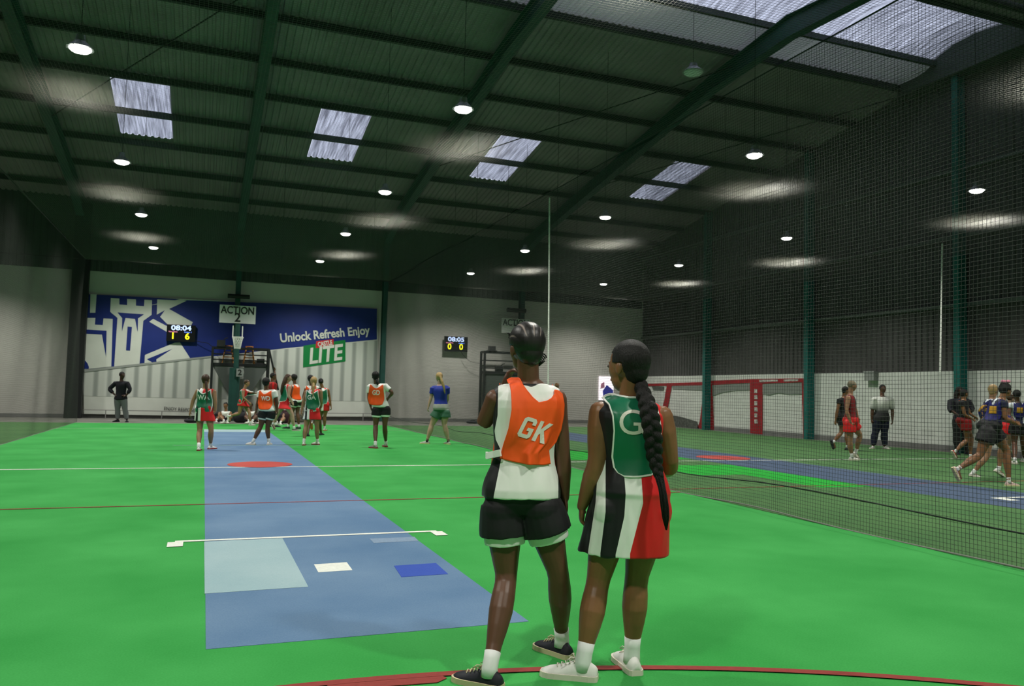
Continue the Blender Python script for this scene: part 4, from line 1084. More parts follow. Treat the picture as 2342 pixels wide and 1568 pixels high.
            if s.near:
                bm = bmesh.new()
                for q in range(5):
                    y = .035+q*.019; hh = lerp(.083, .055, q/4)
                    tube(bm, [o+f*y*k-side*.022*k+up*(hh-.006)*k, o+f*(y+.006)*k+up*(hh+.004)*k, o+f*y*k+side*.022*k+up*(hh-.006)*k], .0028, 5)
                for sg in (-1, 1): tube(bm, [o+f*.035*k+up*.088*k, o+f*.05*k+side*sg*.03*k+up*.10*k, o+f*.07*k+side*sg*.035*k+up*.085*k, o+f*.04*k+side*sg*.008*k+up*.088*k], .0026, 5)
                link_bm('lace', bm, msole, sh, True)
            if msock:
                kn = s.J['k'+sd]; dr = (kn-a).normalized(); bm = bmesh.new()
                tube(bm, [a-up*.035*k, a, a+dr*sockh*.5*k, a+dr*sockh*k], [.040*k, .0375*k, .0365*k, .039*k], 18)
                link_bm('sock', bm, msock, s.root, True)
    def hair(s, m, style='short', vox=None, tail=None, cut=0.035, puff=1.0):
        M, H = s.head_M(); k = s.hs; L = lambda x, y, z: H+M@Vector((x*k, y*k, z*k)); Mi = M.inverted()
        def b(bm):
            ell(bm, L(0, -.016, .030), .081*k*puff, .096*k*puff, .092*k*puff, M, 28, 18)
            if style in ('low', 'pony', 'cornrow'): ell(bm, L(0, -.045, -.02), .060*k, .055*k, .062*k, M)
            if style == 'bun': ell(bm, L(0, -.075, .095), .036*k, .036*k, .034*k, M)
            if style == 'bunlow': ell(bm, L(.02, -.115, -.0), .038*k, .038*k, .038*k, M)
            if tail: tube(bm, [t[0] for t in tail], [t[1] for t in tail], 12)
        Mn, Hn = np.array(M), np.array(H)
        def cutf(co, n):
            q = (co-Hn) @ Mn / k; x, y, z = q[:, 0], q[:, 1], q[:, 2]
            r = np.ones(len(q)); A = (y > cut) & (z < .062) & (abs(x) < .09); B = (z < -.03) & (y > -.03) & ~A
            r[A] = .80; r[B] = .82
            r[(abs(x) > .058) & (z > -.045) & (z < .016) & (y > -.028) & (y <= cut)] = .84
            if tail: r[(y < -.09) | (z < -.07)] = 1.0
            c = np.array([0, -.01, .01]); return Hn+((c+(q-c)*r[:, None])*k) @ Mn.T
        return s.solid('hair', b, m, None, vox=vox or s.vox*.75, smooth=3, rough_fn=cutf)

def coons(T, B, L, R):
    """picture-space patch from four polylines"""
    def ev(pl, t):
        n = len(pl)-1; x = min(n-1e-9, max(0, t*n)); i = int(x); u = x-i; return Vector(pl[i]).lerp(Vector(pl[i+1]), u)
    T00, T10, B0, B1 = Vector(T[0]), Vector(T[-1]), Vector(B[0]), Vector(B[-1])
    return lambda u, v: ev(T, u)*(1-v)+ev(B, u)*v+ev(L, v)*(1-u)+ev(R, v)*u-(T00*(1-u)*(1-v)+T10*u*(1-v)+B0*(1-u)*v+B1*u*v)
def px_frame(p, back=-.12):
    """picture point -> (x, z) in the person's torso frame, on the plane of the back"""
    O = p.J['n']; n = p.f; Q = O+p.f*back
    def f(v):
        r = ray(v.x, v.y); t = (Q-CAM).dot(n)/r.dot(n); q = CAM+r*t-O; return q.dot(p.a), q.z
    return f
m_shoew = mat('shoe_white', (0.72, 0.71, 0.68), 0.5, var=0.06, scale=20); m_solew = mat('sole_white', (0.66, 0.62, 0.52), 0.6)
m_shoek = mat('shoe_black', (0.012, 0.013, 0.02), 0.6); m_sockw = mat('sock_white', (0.74, 0.75, 0.74), 0.9); m_hairk = mat('hair_black', (0.008, 0.007, 0.007), 0.55, var=0.4, scale=50, spec=0.35, bump=0.9, aniso=(6, 6, 0.6))
# ---------------------------------------------------------------- the woman in the orange GK bib
m_hairb = mat('hair_brown', (0.055, 0.028, 0.015), 0.5, var=0.3, scale=70, bump=0.4); m_hairbl = mat('hair_blonde', (0.42, 0.28, 0.12), 0.5, var=0.3, scale=70, bump=0.4)
gk = P('tall woman from behind in orange GK bib, black shorts and black shoes, hand at chin',
    dict(h=(1203, 797), n=(1209, 874), p=(1192, 1130), el=(1103, 975, .03), wl=(1152, 884, .16), gl=(1168, 848, .17), er=(1288, 1048, .02), wr=(1291, 1138, .06), gr=(1290, 1190, .08),
         sl=(1134, 912), sr=(1272, 912), kl=(1158, 1322, .0), al=(1120, 1528), kr=(1277, 1310, .02), ar=(1285, 1462), hl=(1151, 1165), hr=(1236, 1160)),
    H=1.70, build=.98, yaw=-6, hyaw=-24, sk='dark', vox=.0052, feet=(-62, -42), near=True, hs=1.12, fs=1.02)
def back(p, co): return (co-np.array(p.J['p'])) @ np.array(p.f)
m_gkshirt = layer_mat('white_black_vest', C_W, [C_K, C_K, C_K], rough=.5, bump=.25, scale=9)
def gk0(co):      # black side panel on the left
    x, y = projn(co); xl = np.interp(y, [860, 950, 985, 1005, 1030, 1045, 1135], [1140, 1138, 1131, 1134, 1146, 1147, 1129])
    return np.where(back(gk, co) < .06, xl-x, -5)
def gk1(co):
    x, y = projn(co); return np.where(y > 925, x-np.interp(y, [900, 1100], [1268, 1277]), -5)
def gk2(co):      # collar edging
    x, y = projn(co); d = co-np.array(gk.J['n'])
    return np.where(y < 888, .086-np.hypot(d @ np.array(gk.a), d @ np.array(gk.f)), -1)
gk_shirt = gk.shirt(m_gkshirt, 'vest', hem=-.015, ex=.016, shoulder=.80, fns=[gk0, gk1, gk2], flare=.018, top=.985, amp=.006)
gk.shorts(mat('shorts_black', C_K, .6), q=.37, ex=.024, flare=.018, top=.10)
gk.shorts(mat('tights_white', C_W, .6), 'undershorts', q=.50, ex=.013, flare=.008, top=-.04)
f_ = px_frame(gk)
cs = coons([(1169, 866), (1178, 861), (1191, 862), (1197, 878), (1207, 893), (1219, 908), (1232, 919), (1250, 916), (1263, 909), (1271, 899), (1272, 890), (1282, 892), (1291, 900)],
           [(1145, 1050), (1165, 1054), (1185, 1058), (1205, 1061), (1225, 1063), (1245, 1064), (1262, 1062)],
           [(1169, 866), (1170, 900), (1170, 935), (1163, 980), (1152, 1018), (1145, 1050)], [(1291, 900), (1295, 925), (1294, 950), (1288, 985), (1277, 1012), (1258, 1030), (1262, 1062)])
m_orange = mat('orange_mesh_cloth', C_O, .6, bump=.0)
gk_bib = gk.drape('bib', lambda u, v: f_(cs(u, v)), [gk_shirt, gk.body_o], .009, m_orange, nu=44, nv=52, fold=.030, smooth=14)
def gfront(w0, w1, z0, z1, neck=.07): return lambda u, v: ((u-.5)*lerp(w0, w1, v), lerp(z0-(neck*math.sin(u*math.pi)), z1, v))
gk.drape('bib_front', gfront(.27, .36, -.005, -.44, .1), [gk_shirt, gk.body_o], .009, m_orange, side=1, fold=.012)
m_gklet = mat('bib_letter_white', (0.70, 0.68, 0.60), .6)
o_ = f_(Vector((1227, 984))); GB = [(.12, 0), (.62, 0), (.75, .12), (.75, .52), (.40, .52), (.40, .36), (.54, .36), (.54, .18), (.21, .18), (.21, .82), (.54, .82), (.54, .68), (.75, .68), (.75, .88), (.62, 1), (.12, 1), (0, .88), (0, .12)]
KB = [(0, 0), (.22, 0), (.22, .32), (.29, .42), (.52, 0), (.80, 0), (.44, .58), (.80, 1), (.53, 1), (.22, .60), (.22, 1), (0, 1)]
gk.lettering('GK', gk_bib, o_[0], o_[1], .108, m_gklet, shear=.22, rot=-.27, sx=.82, polys=[[(x-.95, y-.5) for x, y in GB], [(x-.05, y-.5) for x, y in KB]])
bm = bmesh.new()
sp_ = [on_depth(1145, 1035, gk.D-.12), on_depth(1130, 1038, gk.D-.10), on_depth(1115, 1042, gk.D-.02), on_depth(1113, 1040, gk.D+.08)]
for a, b in zip(sp_, sp_[1:]): bar(bm, a, b, .012, .034)
link_bm('side_strap', bm, mat('strap_white', C_W, .7), gk.root)
gk.shoes(m_shoek, mat('sole_cream', (0.55, 0.48, 0.30), .6), True, m_sockw, .075)
# cornrow hair with thin light partings
def corn():
    m = bpy.data.materials.new('hair_cornrows'); m.use_nodes = True; nt = m.node_tree; b = nt.nodes['Principled BSDF']; b.inputs['Roughness'].default_value = .45
    at = nt.nodes.new('ShaderNodeAttribute'); at.attribute_name = 'lay0'
    cr = nt.nodes.new('ShaderNodeValToRGB'); cr.color_ramp.elements[0].position = 0.0; cr.color_ramp.elements[1].position = .36
    cr.color_ramp.elements[0].color = (0.34, 0.27, 0.24, 1); cr.color_ramp.elements[1].color = (0.010, 0.008, 0.008, 1)
    nt.links.new(at.outputs['Fac'], cr.inputs[0]); nt.links.new(cr.outputs[0], b.inputs['Base Color']); return m
hr = gk.hair(corn(), 'cornrow', vox=.004)
M_, H_ = gk.head_M(); Mi_ = M_.inverted(); wl_ = gk.root.location
vals = []
for v in hr.data.vertices:
    q = Mi_@(v.co+wl_-H_)/gk.s; ang = math.atan2(q.x+.01*math.sin(q.z*30), q.z+.06)
    r = abs(math.sin(ang*11)); fade = min(1, max(0, (q.z-.015)/.05))
    vals.append(r if fade > .9 else lerp(1, r, fade)); 
    v.co = v.co+(M_@Vector((math.sin(ang), 0, math.cos(ang))))*(r*.0035*fade+(.0025*noise.noise(q*90) if fade < .3 else 0))
hr.data.attributes.new('lay0', 'FLOAT', 'POINT').data.foreach_set('value', vals)
bm = bmesh.new(); random.seed(5)
for i in range(5):     # loose curl at the right of the nape
    c = on_depth(1240-i*2, 818+i*3, gk.D-.04+.01*i); tube(bm, [c+Vector((RT*math.cos(t)+UP*math.sin(t)))*.022*(1-.1*i) for t in [x*.55 for x in range(11)]], .0035, 6)
for i in range(9):
    c = on_depth(1172+random.uniform(-3, 2), 768+random.uniform(-4, 6), gk.D+.03); tube(bm, [c, c-RT*random.uniform(.01, .025)+UP*random.uniform(-.012, .015)], [.005, .002], 6)
for i in range(16):
    c = on_depth(1192+i*2.6, 838, gk.D-.035+.01*(abs(i-8)/8)); tube(bm, [c+UP*.02, c-UP*random.uniform(.004, .03)+RT*random.uniform(-.004, .004)], [.006, .002], 6)
link_bm('loose_curls', bm, m_hairk, hr, True)

# ---------------------------------------------------------------- the woman in the green bib with the long braid
gs = P('woman from behind in green bib and striped black, white and red dress, long braid',
    dict(h=(1436, 838), n=(1437, 912), p=(1443, 1128), el=(1366, 1060, -.02), wl=(1331, 1158, .04), gl=(1330, 1200, .08), er=(1531, 1066, .05), wr=(1512, 1075, .26), gr=(1490, 1070, .34),
         sl=(1373, 940, .0), sr=(1513, 950, .02), kl=(1367, 1332, .02), al=(1333, 1513), kr=(1455, 1325, .04), ar=(1445, 1496), hl=(1402, 1165), hr=(1484, 1165)),
    H=1.62, build=1.10, yaw=8, hyaw=-42, sk='brown', vox=.0052, feet=(-76, -12), near=True, hs=1.20, fs=1.13, armk=1.22)
MATS['skin_brown'].node_tree.nodes['Principled BSDF'].inputs['Roughness'].default_value = .4
def seam(p, pts):
    """signed distance left(-)/right(+) of a seam that runs down the back of the skirt"""
    ys, xs = [q[0] for q in pts], [q[1] for q in pts]
    def f(co):
        x, y = projn(co); return np.where(back(p, co) < .05, x-np.interp(y, ys, xs), ((co-np.array(p.J['p'])) @ np.array(p.a))*300)
    return f
s1 = seam(gs, [(1090, 1366), (1150, 1362), (1260, 1345)]); s2 = seam(gs, [(1090, 1385), (1170, 1385), (1265, 1373)]); s3 = seam(gs, [(1090, 1428), (1130, 1431), (1180, 1428), (1268, 1408)]); s4 = seam(gs, [(1090, 1467), (1150, 1471), (1266, 1441)])
m_dress = layer_mat('striped_dress_cloth', C_K, [C_W, C_K, C_W, C_R], rough=.45, bump=.3, scale=10)
gs_dress_top = gs.shirt(layer_mat('dress_top_cloth', C_K, [C_W, C_R], rough=.5), 'dress_top', hem=.05, ex=.010, shoulder=.70, fns=[lambda co: np.where(projn(co)[1] < 912, projn(co)[0]-1385, -1), lambda co: projn(co)[0]-1434], top=.985)
gs.skirt(m_dress, q=.60, ex=.022, top=.36, fns=[s1, s2, s3, s4], flare=.022, amp=.007)
f2 = px_frame(gs)
cs2 = coons([(1374, 909), (1382, 902), (1392, 899), (1402, 899), (1420, 903), (1440, 906), (1458, 906), (1470, 905), (1482, 906), (1494, 912)],
            [(1412, 1081), (1428, 1090), (1450, 1091), (1470, 1090), (1490, 1088), (1506, 1078)],
            [(1374, 909), (1391, 925), (1400, 950), (1403, 985), (1398, 1045), (1402, 1068), (1412, 1081)], [(1494, 912), (1506, 930), (1511, 955), (1515, 985), (1514, 1030), (1512, 1060), (1506, 1078)])
m_greenb = mat('green_bib_cloth', C_G, .38, spec=.5)
gs_bib = gs.drape('bib', lambda u, v: f2(cs2(u, v)), [gs_dress_top, gs.body_o], .014, m_greenb, nu=44, nv=56, trim=(2, 2, 2), fold=.006, smooth=8)
gs.drape('bib_front', gfront(.26, .32, -.01, -.40, .07), [gs_dress_top, gs.body_o], .008, m_greenb, side=1, trim=(1, 1, 1))
o_ = f2(Vector((1443, 968))); gs.lettering('G', gs_bib, o_[0], o_[1], .178, m_gklet, off=.0)
o_ = f2(Vector((1484, 970))); gs.lettering('S', gs_bib, o_[0], o_[1], .178, m_gklet, off=.0012)
gs.shoes(m_shoew, m_solew, True, m_sockw, .085)
hr = gs.hair(m_hairk, 'low', vox=.0045)
# braid: three strands winding down the back, ending in a loose tail
path = [(1462, 868, -.03), (1470, 895, -.10), (1481, 925, -.15), (1488, 960, -.17), (1494, 1000, -.17), (1496, 1040, -.16), (1503, 1075, -.17), (1512, 1105, -.20), (1518, 1140, -.215), (1522, 1175, -.215), (1524, 1212, -.20)]
W_ = [.030, .036, .042, .044, .042, .038, .027, .016, .018, .020, .004]
pts = [on_depth(a, b, gs.D+c) for a, b, c in path]
def pth(t):
    x = min(len(pts)-1.0001, t*(len(pts)-1)); i = int(x); return pts[i].lerp(pts[i+1], x-i), lerp(W_[i], W_[i+1], x-i)
def braidb(bm):
    n = 120
    for ph in (0, 2.094, 4.189):
        P_, R_ = [], []
        for i in range(int(n*.66)):
            c, w = pth(i/n); t = i/n*34+ph; P_.append(c+RT*(w*.62*math.sin(t))-FW*(w*.35*math.sin(2*t))); R_.append(w*.56)
        tube(bm, P_, R_, 10)
me_b = bmesh.new(); braidb(me_b); me2 = solidify_union(me_b, .0045, 1); put('braid', me2, m_hairk, gs.root)
bm = bmesh.new(); random.seed(2)
for i in range(70):
    a, r = random.random()*6.28, random.random()**.5; P_ = []
    for k in range(7):
        c, w = pth(.60+k*.4/6*random.uniform(.93, 1.0)); P_.append(c+RT*(w*r*math.cos(a))+FW*(w*.6*r*math.sin(a)))
    tube(bm, P_, [.003, .003, .003, .0028, .0024, .002, .001], 5)
link_bm('braid_tail', bm, m_hairk, gs.root, True)
# ---------------------------------------------------------------- the players and others further away
def lx(p, t, fr=None):
    a, f, o = np.array(p.a), np.array(p.f), np.array(p.J['p'])
    return lambda co: (co-o) @ a - t
def lz(p, t): return lambda co: (co-np.array(p.J['p']))[:, 2]-t
m_letw = mat('letter_white', (0.8, 0.8, 0.76), .6)
m_shk = mat('kit_black', C_K, .6); m_shw = mat('kit_white', C_W, .6); m_red = mat('kit_red', C_R, .6); m_navy2 = mat('kit_navy', (0.02, 0.022, 0.11), .6)
def simple_bib(p, tgt, m, letters=None, w0=.30, w1=.38, L=.52, trim=None, lm=None, size=.15, lz_=-.22, front=True, fold=.006, sx=1.0, lxo=0.0, neck=.09):
    k = p.s
    S = lambda u, v: ((u-.5)*lerp(w0, w1, min(1, v*1.4))*k*(1-.22*max(0, v-.8)*5*abs(2*u-1)**6*.6), lerp(-.015-neck*math.sin(u*math.pi)**1.5, -L+.05*abs(2*u-1)**4, v)*k)
    b = p.drape('bib', S, tgt, .010, m, nu=20, nv=24, trim=trim, fold=fold, smooth=8)
    if front: p.drape('bib_front', S, tgt, .010, m, side=1, nu=20, nv=24, trim=trim, fold=fold, smooth=8)
    if letters: p.lettering(letters, b, lxo*k, lz_*k, size*k, lm or m_letw, off=.004, sx=sx)
    return b
def green_kit(p, letters=None, q=.55, lift=0, flare=.02, **kw):
    top = p.shirt(layer_mat('dress_top_cloth', C_K, [C_W, C_R]), 'dress_top', hem=.05, ex=.014, shoulder=.8, fns=[lx(p, -.09), lx(p, .0)])
    p.skirt(layer_mat('striped_dress_cloth', C_W, [C_K, C_W, C_R]), q=q, ex=.02, top=.3, fns=[lx(p, -.135), lx(p, -.075), lx(p, -.01)], flare=flare)
    return simple_bib(p, [top, p.body_o], m_greenb, letters, trim=(1, 1, 1), **{**dict(L=.56), **kw})
def orange_kit(p, letters=None, sleeve=.75, q=.45, shirt=None, **kw):
    top = p.shirt(shirt or m_shw, 'shirt', hem=-.06, ex=.016, sleeve=sleeve, flare=.015)
    p.shorts(m_shk, q=q-.06, ex=.024, flare=.012); p.shorts(m_shw, 'undershorts', q=q+.05, ex=.016, flare=.006, top=-.05)
    return simple_bib(p, [top, p.body_o], m_orange, letters, **kw)
def tailpts(p, *l): return [(on_depth(a, b, p.D+c), r) for a, b, c, r in l]
m_shoered = mat('shoe_red_sole', (0.25, 0.01, 0.02), .6)
m_shoegrey = mat('shoe_grey', (0.25, 0.24, 0.21), .7)

p = P('woman seen from behind standing in a green WA bib over a striped red skirt',
    dict(h=(471, 868.5), n=(471, 888), p=(467, 935), el=(442, 914), wl=(435.5, 940), er=(492, 915, -.03), wr=(493, 938), gr=(488, 950, .02), sl=(453, 894), sr=(489, 895), kl=(457, 984), al=(454.5, 1021), kr=(483, 984), ar=(481.5, 1018)),
    H=1.63, yaw=4, sk='tan', feet=(-12, 20))
green_kit(p, 'WA', size=.145, lz_=-.20)
p.hair(m_hairb, 'pony', tail=tailpts(p, (471, 872, -.13, .03), (472, 886, -.17, .028), (473, 900, -.19, .022), (473, 914, -.19, .014), (473, 924, -.18, .006)))
p.shoes(m_shoew, m_shoered, True, m_sockw, .08)

p = P('player in a white T-shirt and orange bib leaning on spread legs, seen from behind',
    dict(h=(609, 875), n=(610, 891), p=(611, 937), sl=(595, 897), sr=(627, 896), el=(590, 917), wl=(586, 937), er=(633, 917), wr=(634, 937), kl=(596, 976), al=(579, 1009), kr=(612, 976), ar=(614.5, 1009), hl=(603, 944), hr=(620, 944)),
    H=1.60, yaw=4, sk='dark', feet=(-78, 2), build=1.02)
orange_kit(p, 'WD', q=.42, size=.15, lxo=.03, L=.49, sx=.8)
p.hair(m_hairk, 'low', puff=1.12); p.shoes(m_shoew, m_solew, True, m_sockw, .08)

p = P('blonde woman seen from behind in a green GA bib and dark red skirt',
    dict(h=(718, 872), n=(717, 890), p=(714, 938), sl=(701, 896), sr=(733, 895), el=(694.5, 916), wl=(690, 940), er=(735, 915), wr=(733, 935, .2), kl=(700, 975), al=(695, 1010), kr=(725, 976), ar=(726, 1009)),
    H=1.60, yaw=8, sk='tan', feet=(-10, -60))
green_kit(p, 'GA', size=.15, lz_=-.21)
p.hair(m_hairbl, 'pony', tail=tailpts(p, (717, 876, -.12, .03), (717, 884, -.17, .03), (716, 896, -.19, .022), (716, 910, -.18, .008)))
p.shoes(m_shoew, m_shoered, True, m_sockw, .08)

p = P('player walking away in white T-shirt, orange GD bib and black shorts, hand on hip',
    dict(h=(859, 861), n=(862, 877), p=(871, 928), sl=(846, 884), sr=(881, 883), el=(843, 908), wl=(848, 930), er=(898, 898, -.05), wr=(887, 911, .05), kl=(859, 974), al=(858.5, 1016), kr=(880, 974), ar=(882.5, 1013), hl=(862, 937), hr=(882, 935)),
    H=1.76, yaw=-4, hyaw=-10, sk='dark', feet=(-55, -25), build=.95)
orange_kit(p, 'GD', q=.40, size=.15, L=.49, lz_=-.21, sx=.8)
p.hair(m_hairk, 'low', tail=tailpts(p, (862, 868, -.12, .04), (863, 875, -.15, .035), (864, 880, -.15, .018))); p.shoes(m_shoegrey, m_shoered, True, m_sockw, .07)

p = P('woman with long blonde ponytail in blue and yellow top and green shorts',
    dict(h=(1004, 862), n=(1006, 880), p=(1009, 934), sl=(990, 888), sr=(1022, 887), el=(986, 909), wl=(980, 929), er=(1024, 909, .08), wr=(1020, 925, .28), kl=(987, 972), al=(977, 1007), kr=(1016, 971), ar=(1025.5, 1008), hl=(1000, 945), hr=(1018, 944)),
    H=1.72, yaw=-22, hyaw=-35, sk='fair', feet=(-75, -35), build=1.12)
top = p.shirt(layer_mat('blue_yellow_cloth', (0.012, 0.03, 0.30), [(0.75, 0.58, 0.01), (0.012, 0.03, 0.30)]), 'shirt', hem=.02, ex=.016, sleeve=.8, fns=[lambda co, z=p.J['p'].z: .11-(co[:, 2]-z)+.0*co[:, 0], lambda co: -1+0*co[:, 0]])
p.shorts(layer_mat('green_grey_shorts', (0.035, 0.12, 0.07), [(0.35, 0.36, 0.33)]), q=.36, ex=.03, flare=.03, top=.2, fns=[lz(p, -.03)])
p.hair(m_hairbl, 'pony', tail=tailpts(p, (1007, 860, -.12, .03), (1011, 872, -.17, .035), (1015, 884, -.17, .032), (1017, 896, -.16, .02), (1018, 901, -.15, .006)))
p.shoes(mat('shoe_mixed', (0.45, 0.45, 0.42), .6, var=.5, scale=25), mat('sole_yellow', (0.6, 0.6, 0.25), .6), True, m_blackcloth, .04)

p = P('man in black top and grey trousers, hands on hips, before the banner',
    dict(h=(279.5, 858), n=(278, 871), p=(276, 912), sl=(290.5, 876), sr=(264.5, 876), el=(298, 890, -.02), wl=(288, 905, -.10), gl=(284, 904, -.12), er=(250, 889, -.02), wr=(263, 903, -.10), gr=(268, 903, -.12), kl=(286, 937), al=(290, 961), kr=(269, 937), ar=(269, 961)),
    H=1.78, yaw=172, hyaw=120, sk='deep', feet=(150, 200), build=1.0, D=28.6)
p.shirt(mat('black_jersey', (0.008, 0.008, 0.014), .8), 'shirt', hem=-.05, ex=.02, sleeve=1.7, flare=.02); p.trousers(mat('grey_trousers', (0.13, 0.14, 0.145), .8), .022)
p.hair(m_hairk, 'short', cut=.03); p.shoes(m_shoek, m_shoek)

p = P('short-haired player in a green bib and red skirt running right below the hoop',
    dict(h=(565, 876), n=(559, 889), p=(555, 917), sl=(565, 894, .14), sr=(557, 894, -.14), el=(574, 898, .12), wl=(587, 899, .05), er=(556, 908, -.2), wr=(569, 919, -.15), kl=(571, 945, .05), al=(573.5, 963.5), kr=(547, 945, -.06), ar=(525, 951, -.05), hl=(558, 919, .08), hr=(553, 919, -.08)),
    H=1.60, yaw=62, hyaw=85, sk='tan', feet=(88, 88), lift=(0, 1), fl=(0, 75), D=28.3)
green_kit(p, 'C', q=.36, size=.14); p.hair(m_hairb, 'short', cut=.02); p.shoes(m_shoew, m_solew, True, m_sockw, .07)

p = P('player in red behind the others with one arm stretched straight up',
    dict(h=(625, 861), n=(622, 873), p=(623, 910), sl=(617, 877), sr=(627, 876), el=(613, 890), wl=(612, 903), er=(630, 861, .05), wr=(628, 848, .08), gr=(628, 840, .08), kl=(622, 938), al=(621, 962), kr=(629, 938), ar=(631, 962)),
    H=1.66, yaw=70, sk='dark', feet=(70, 100), D=27.8)
top = p.shirt(m_red, 'shirt', hem=-.04, ex=.014, shoulder=.8); p.shorts(m_shk, q=.4, ex=.03); simple_bib(p, [top, p.body_o], mat('maroon_bib', (0.25, 0.02, 0.02), .6)); p.hair(m_hairk, 'short', puff=1.05); p.shoes(m_shoek, m_shoek, True, m_sockw, .07)

p = P('woman with long loose brown hair in a green bib and red skirt lunging right',
    dict(h=(659.5, 864), n=(655, 878), p=(650, 921), sl=(648, 885, .10), sr=(662, 884, -.12), el=(652, 905, .25), wl=(664, 915, .32), er=(660, 904, -.16), wr=(668, 920, -.10), kl=(636, 945, .1), al=(625, 968, .1), kr=(668, 947, -.05), ar=(673, 979), hl=(645, 926, .05), hr=(656, 926, -.07)),
    H=1.68, yaw=48, hyaw=80, sk='fair', feet=(80, 82), lift=(1, 0), fl=(60, 0), build=1.08, D=25.6)
green_kit(p, 'C', q=.44, size=.14, lxo=-.03); p.hair(m_hairb, 'low', tail=tailpts(p, (655, 862, -.05, .07), (651, 872, -.10, .07), (647, 882, -.13, .06), (644, 894, -.14, .045), (643, 903, -.13, .015)))
p.shoes(mat('shoe_grey_dark', (0.10, 0.10, 0.095), .7), m_solew, True, m_sockw, .07)

p = P('dark-haired player in an orange bib and black shorts facing left, behind the brown-haired woman',
    dict(h=(672, 864), n=(674, 878), p=(678, 918), sl=(672, 884, -.12), sr=(677, 884, .12), el=(667, 902, -.16), wl=(662, 916, -.1), er=(676, 902, .2), wr=(668, 914, .2), kl=(668, 943, -.05), al=(659, 967), kr=(680, 944, .05), ar=(684, 968)),
    H=1.66, yaw=-62, sk='dark', feet=(-80, -80), D=26.9)
orange_kit(p, None, sleeve=0, q=.42); p.hair(m_hairk, 'low', puff=1.15); p.shoes(m_shoek, m_shoek, True, m_sockw, .06)

p = P('player with low dark bun in green bib and red skirt, right of the GA player',
    dict(h=(734, 873), n=(738, 886), p=(741, 926), sl=(729, 891), sr=(750, 892), el=(727, 908, .1), wl=(728, 922, .2), er=(754, 910), wr=(757, 929), kl=(734, 952, .1), al=(713, 968, .2), kr=(742.5, 952), ar=(742, 976)),
    H=1.60, yaw=-12, sk='brown', feet=(-10, 8), lift=(1, 0), fl=(55, 0), D=26.2)
green_kit(p, None, q=.5); p.hair(m_hairk, 'bunlow'); p.shoes(m_shoew, mat('sole_orange', (0.6, 0.2, 0.05), .6), True, m_sockw, .07)

p = P('dark-haired player in an orange bib mostly hidden behind the GA player',
    dict(h=(711, 867), n=(713, 881), p=(717, 926), sl=(701, 887), sr=(726, 887), el=(694, 905), wl=(696, 925), er=(732, 905), wr=(733, 924), kl=(708, 958), al=(704, 990), kr=(730, 957), ar=(734, 988)),
    H=1.66, yaw=0, sk='dark', feet=(-10, 10))
orange_kit(p, None, sleeve=0); p.hair(m_hairk, 'short', puff=1.08); p.shoes(m_shoek, m_shoek)

# people resting on the floor by the wall
def sitting(lab, x, y, sk, shirt, D, hairm=None, dx=1.0, style='bun', bot=None):
    k = 9.2/15.6*15.6
    p = P(lab, dict(h=(x, y), n=(x+1*dx, y+13), p=(x+1*dx, y+31.5), kl=(x+13, y+25, -.30), al=(x+4, y+35, -.5), kr=(x-12, y+25, -.30), ar=(x-3, y+35, -.5), el=(x+11, y+23, -.08), wl=(x+9, y+29, -.3), er=(x-10, y+23, -.08), wr=(x-8, y+29, -.3)),
        H=1.62, yaw=178, sk=sk, feet=(150, 210), seated=True, D=D)
    p.shirt(shirt, 'shirt', hem=-.03, ex=.016, shoulder=.8); p.shorts(bot or m_shk, q=.5, ex=.02); p.hair(hairm or m_hairk, style); p.shoes(m_shoew, m_solew, True, m_sockw, .06)
sitting('player in white top with hair bun sitting cross-legged on the floor under the hoop', 516, 927, 'brown', m_shw, 29.6)
sitting('player sitting on the floor behind the running player, white top', 573, 927, 'dark', m_shw, 29.7, style='short')
sitting('person in dark clothes sitting on the floor left of the cross-legged player', 490, 928, 'brown', mat('dusty_black', (0.03, 0.025, 0.03), .8), 30.6, style='short')
sitting('dark-clothed person sitting on the floor behind the WD player', 597, 930, 'dark', MATS['dusty_black'], 30.4, style='short')
sitting('person in dark clothes sitting by the wall behind the lunging woman', 637, 931, 'tan', MATS['dusty_black'], 30.0, style='short')

# ---- beyond the right-hand net
p = P('man in a white-to-grey gradient shirt and dark trousers standing at the white wall',
    dict(h=(2019, 889), n=(2018, 906), p=(2015, 958), sl=(2037, 913), sr=(1999, 913), el=(2041, 938), wl=(2041, 960), er=(1995, 938), wr=(1994, 959), kl=(2023, 990), al=(2023.5, 1019), kr=(2002, 990), ar=(1997, 1019)),
    H=1.78, yaw=172, sk='dark', feet=(165, 225), build=1.22, D=24.0)
def fade_mat():
    m = bpy.data.materials.new('gradient_shirt'); m.use_nodes = True; nt = m.node_tree; b = nt.nodes['Principled BSDF']
    at = nt.nodes.new('ShaderNodeAttribute'); at.attribute_name = 'lay0'; cr = nt.nodes.new('ShaderNodeValToRGB')
    cr.color_ramp.elements[0].position = .22; cr.color_ramp.elements[0].color = (0.01, 0.01, 0.012, 1); cr.color_ramp.elements[1].position = .46; cr.color_ramp.elements[1].color = (0.72, 0.74, 0.68, 1)  # cloth runs from dark at the hem to white at the shoulders
    nt.links.new(at.outputs['Fac'], cr.inputs[0]); nt.links.new(cr.outputs[0], b.inputs['Base Color']); b.inputs['Roughness'].default_value = .7; return m
p.shirt(fade_mat(), 'shirt', hem=-.1, ex=.02, sleeve=.9, flare=.02, fns=[lz(p, 0)]); p.trousers(mat('navy_trousers', (0.008, 0.010, 0.03), .8)); p.hair(m_hairk, 'short', cut=.03, puff=.98); p.shoes(m_shoew, m_solew)

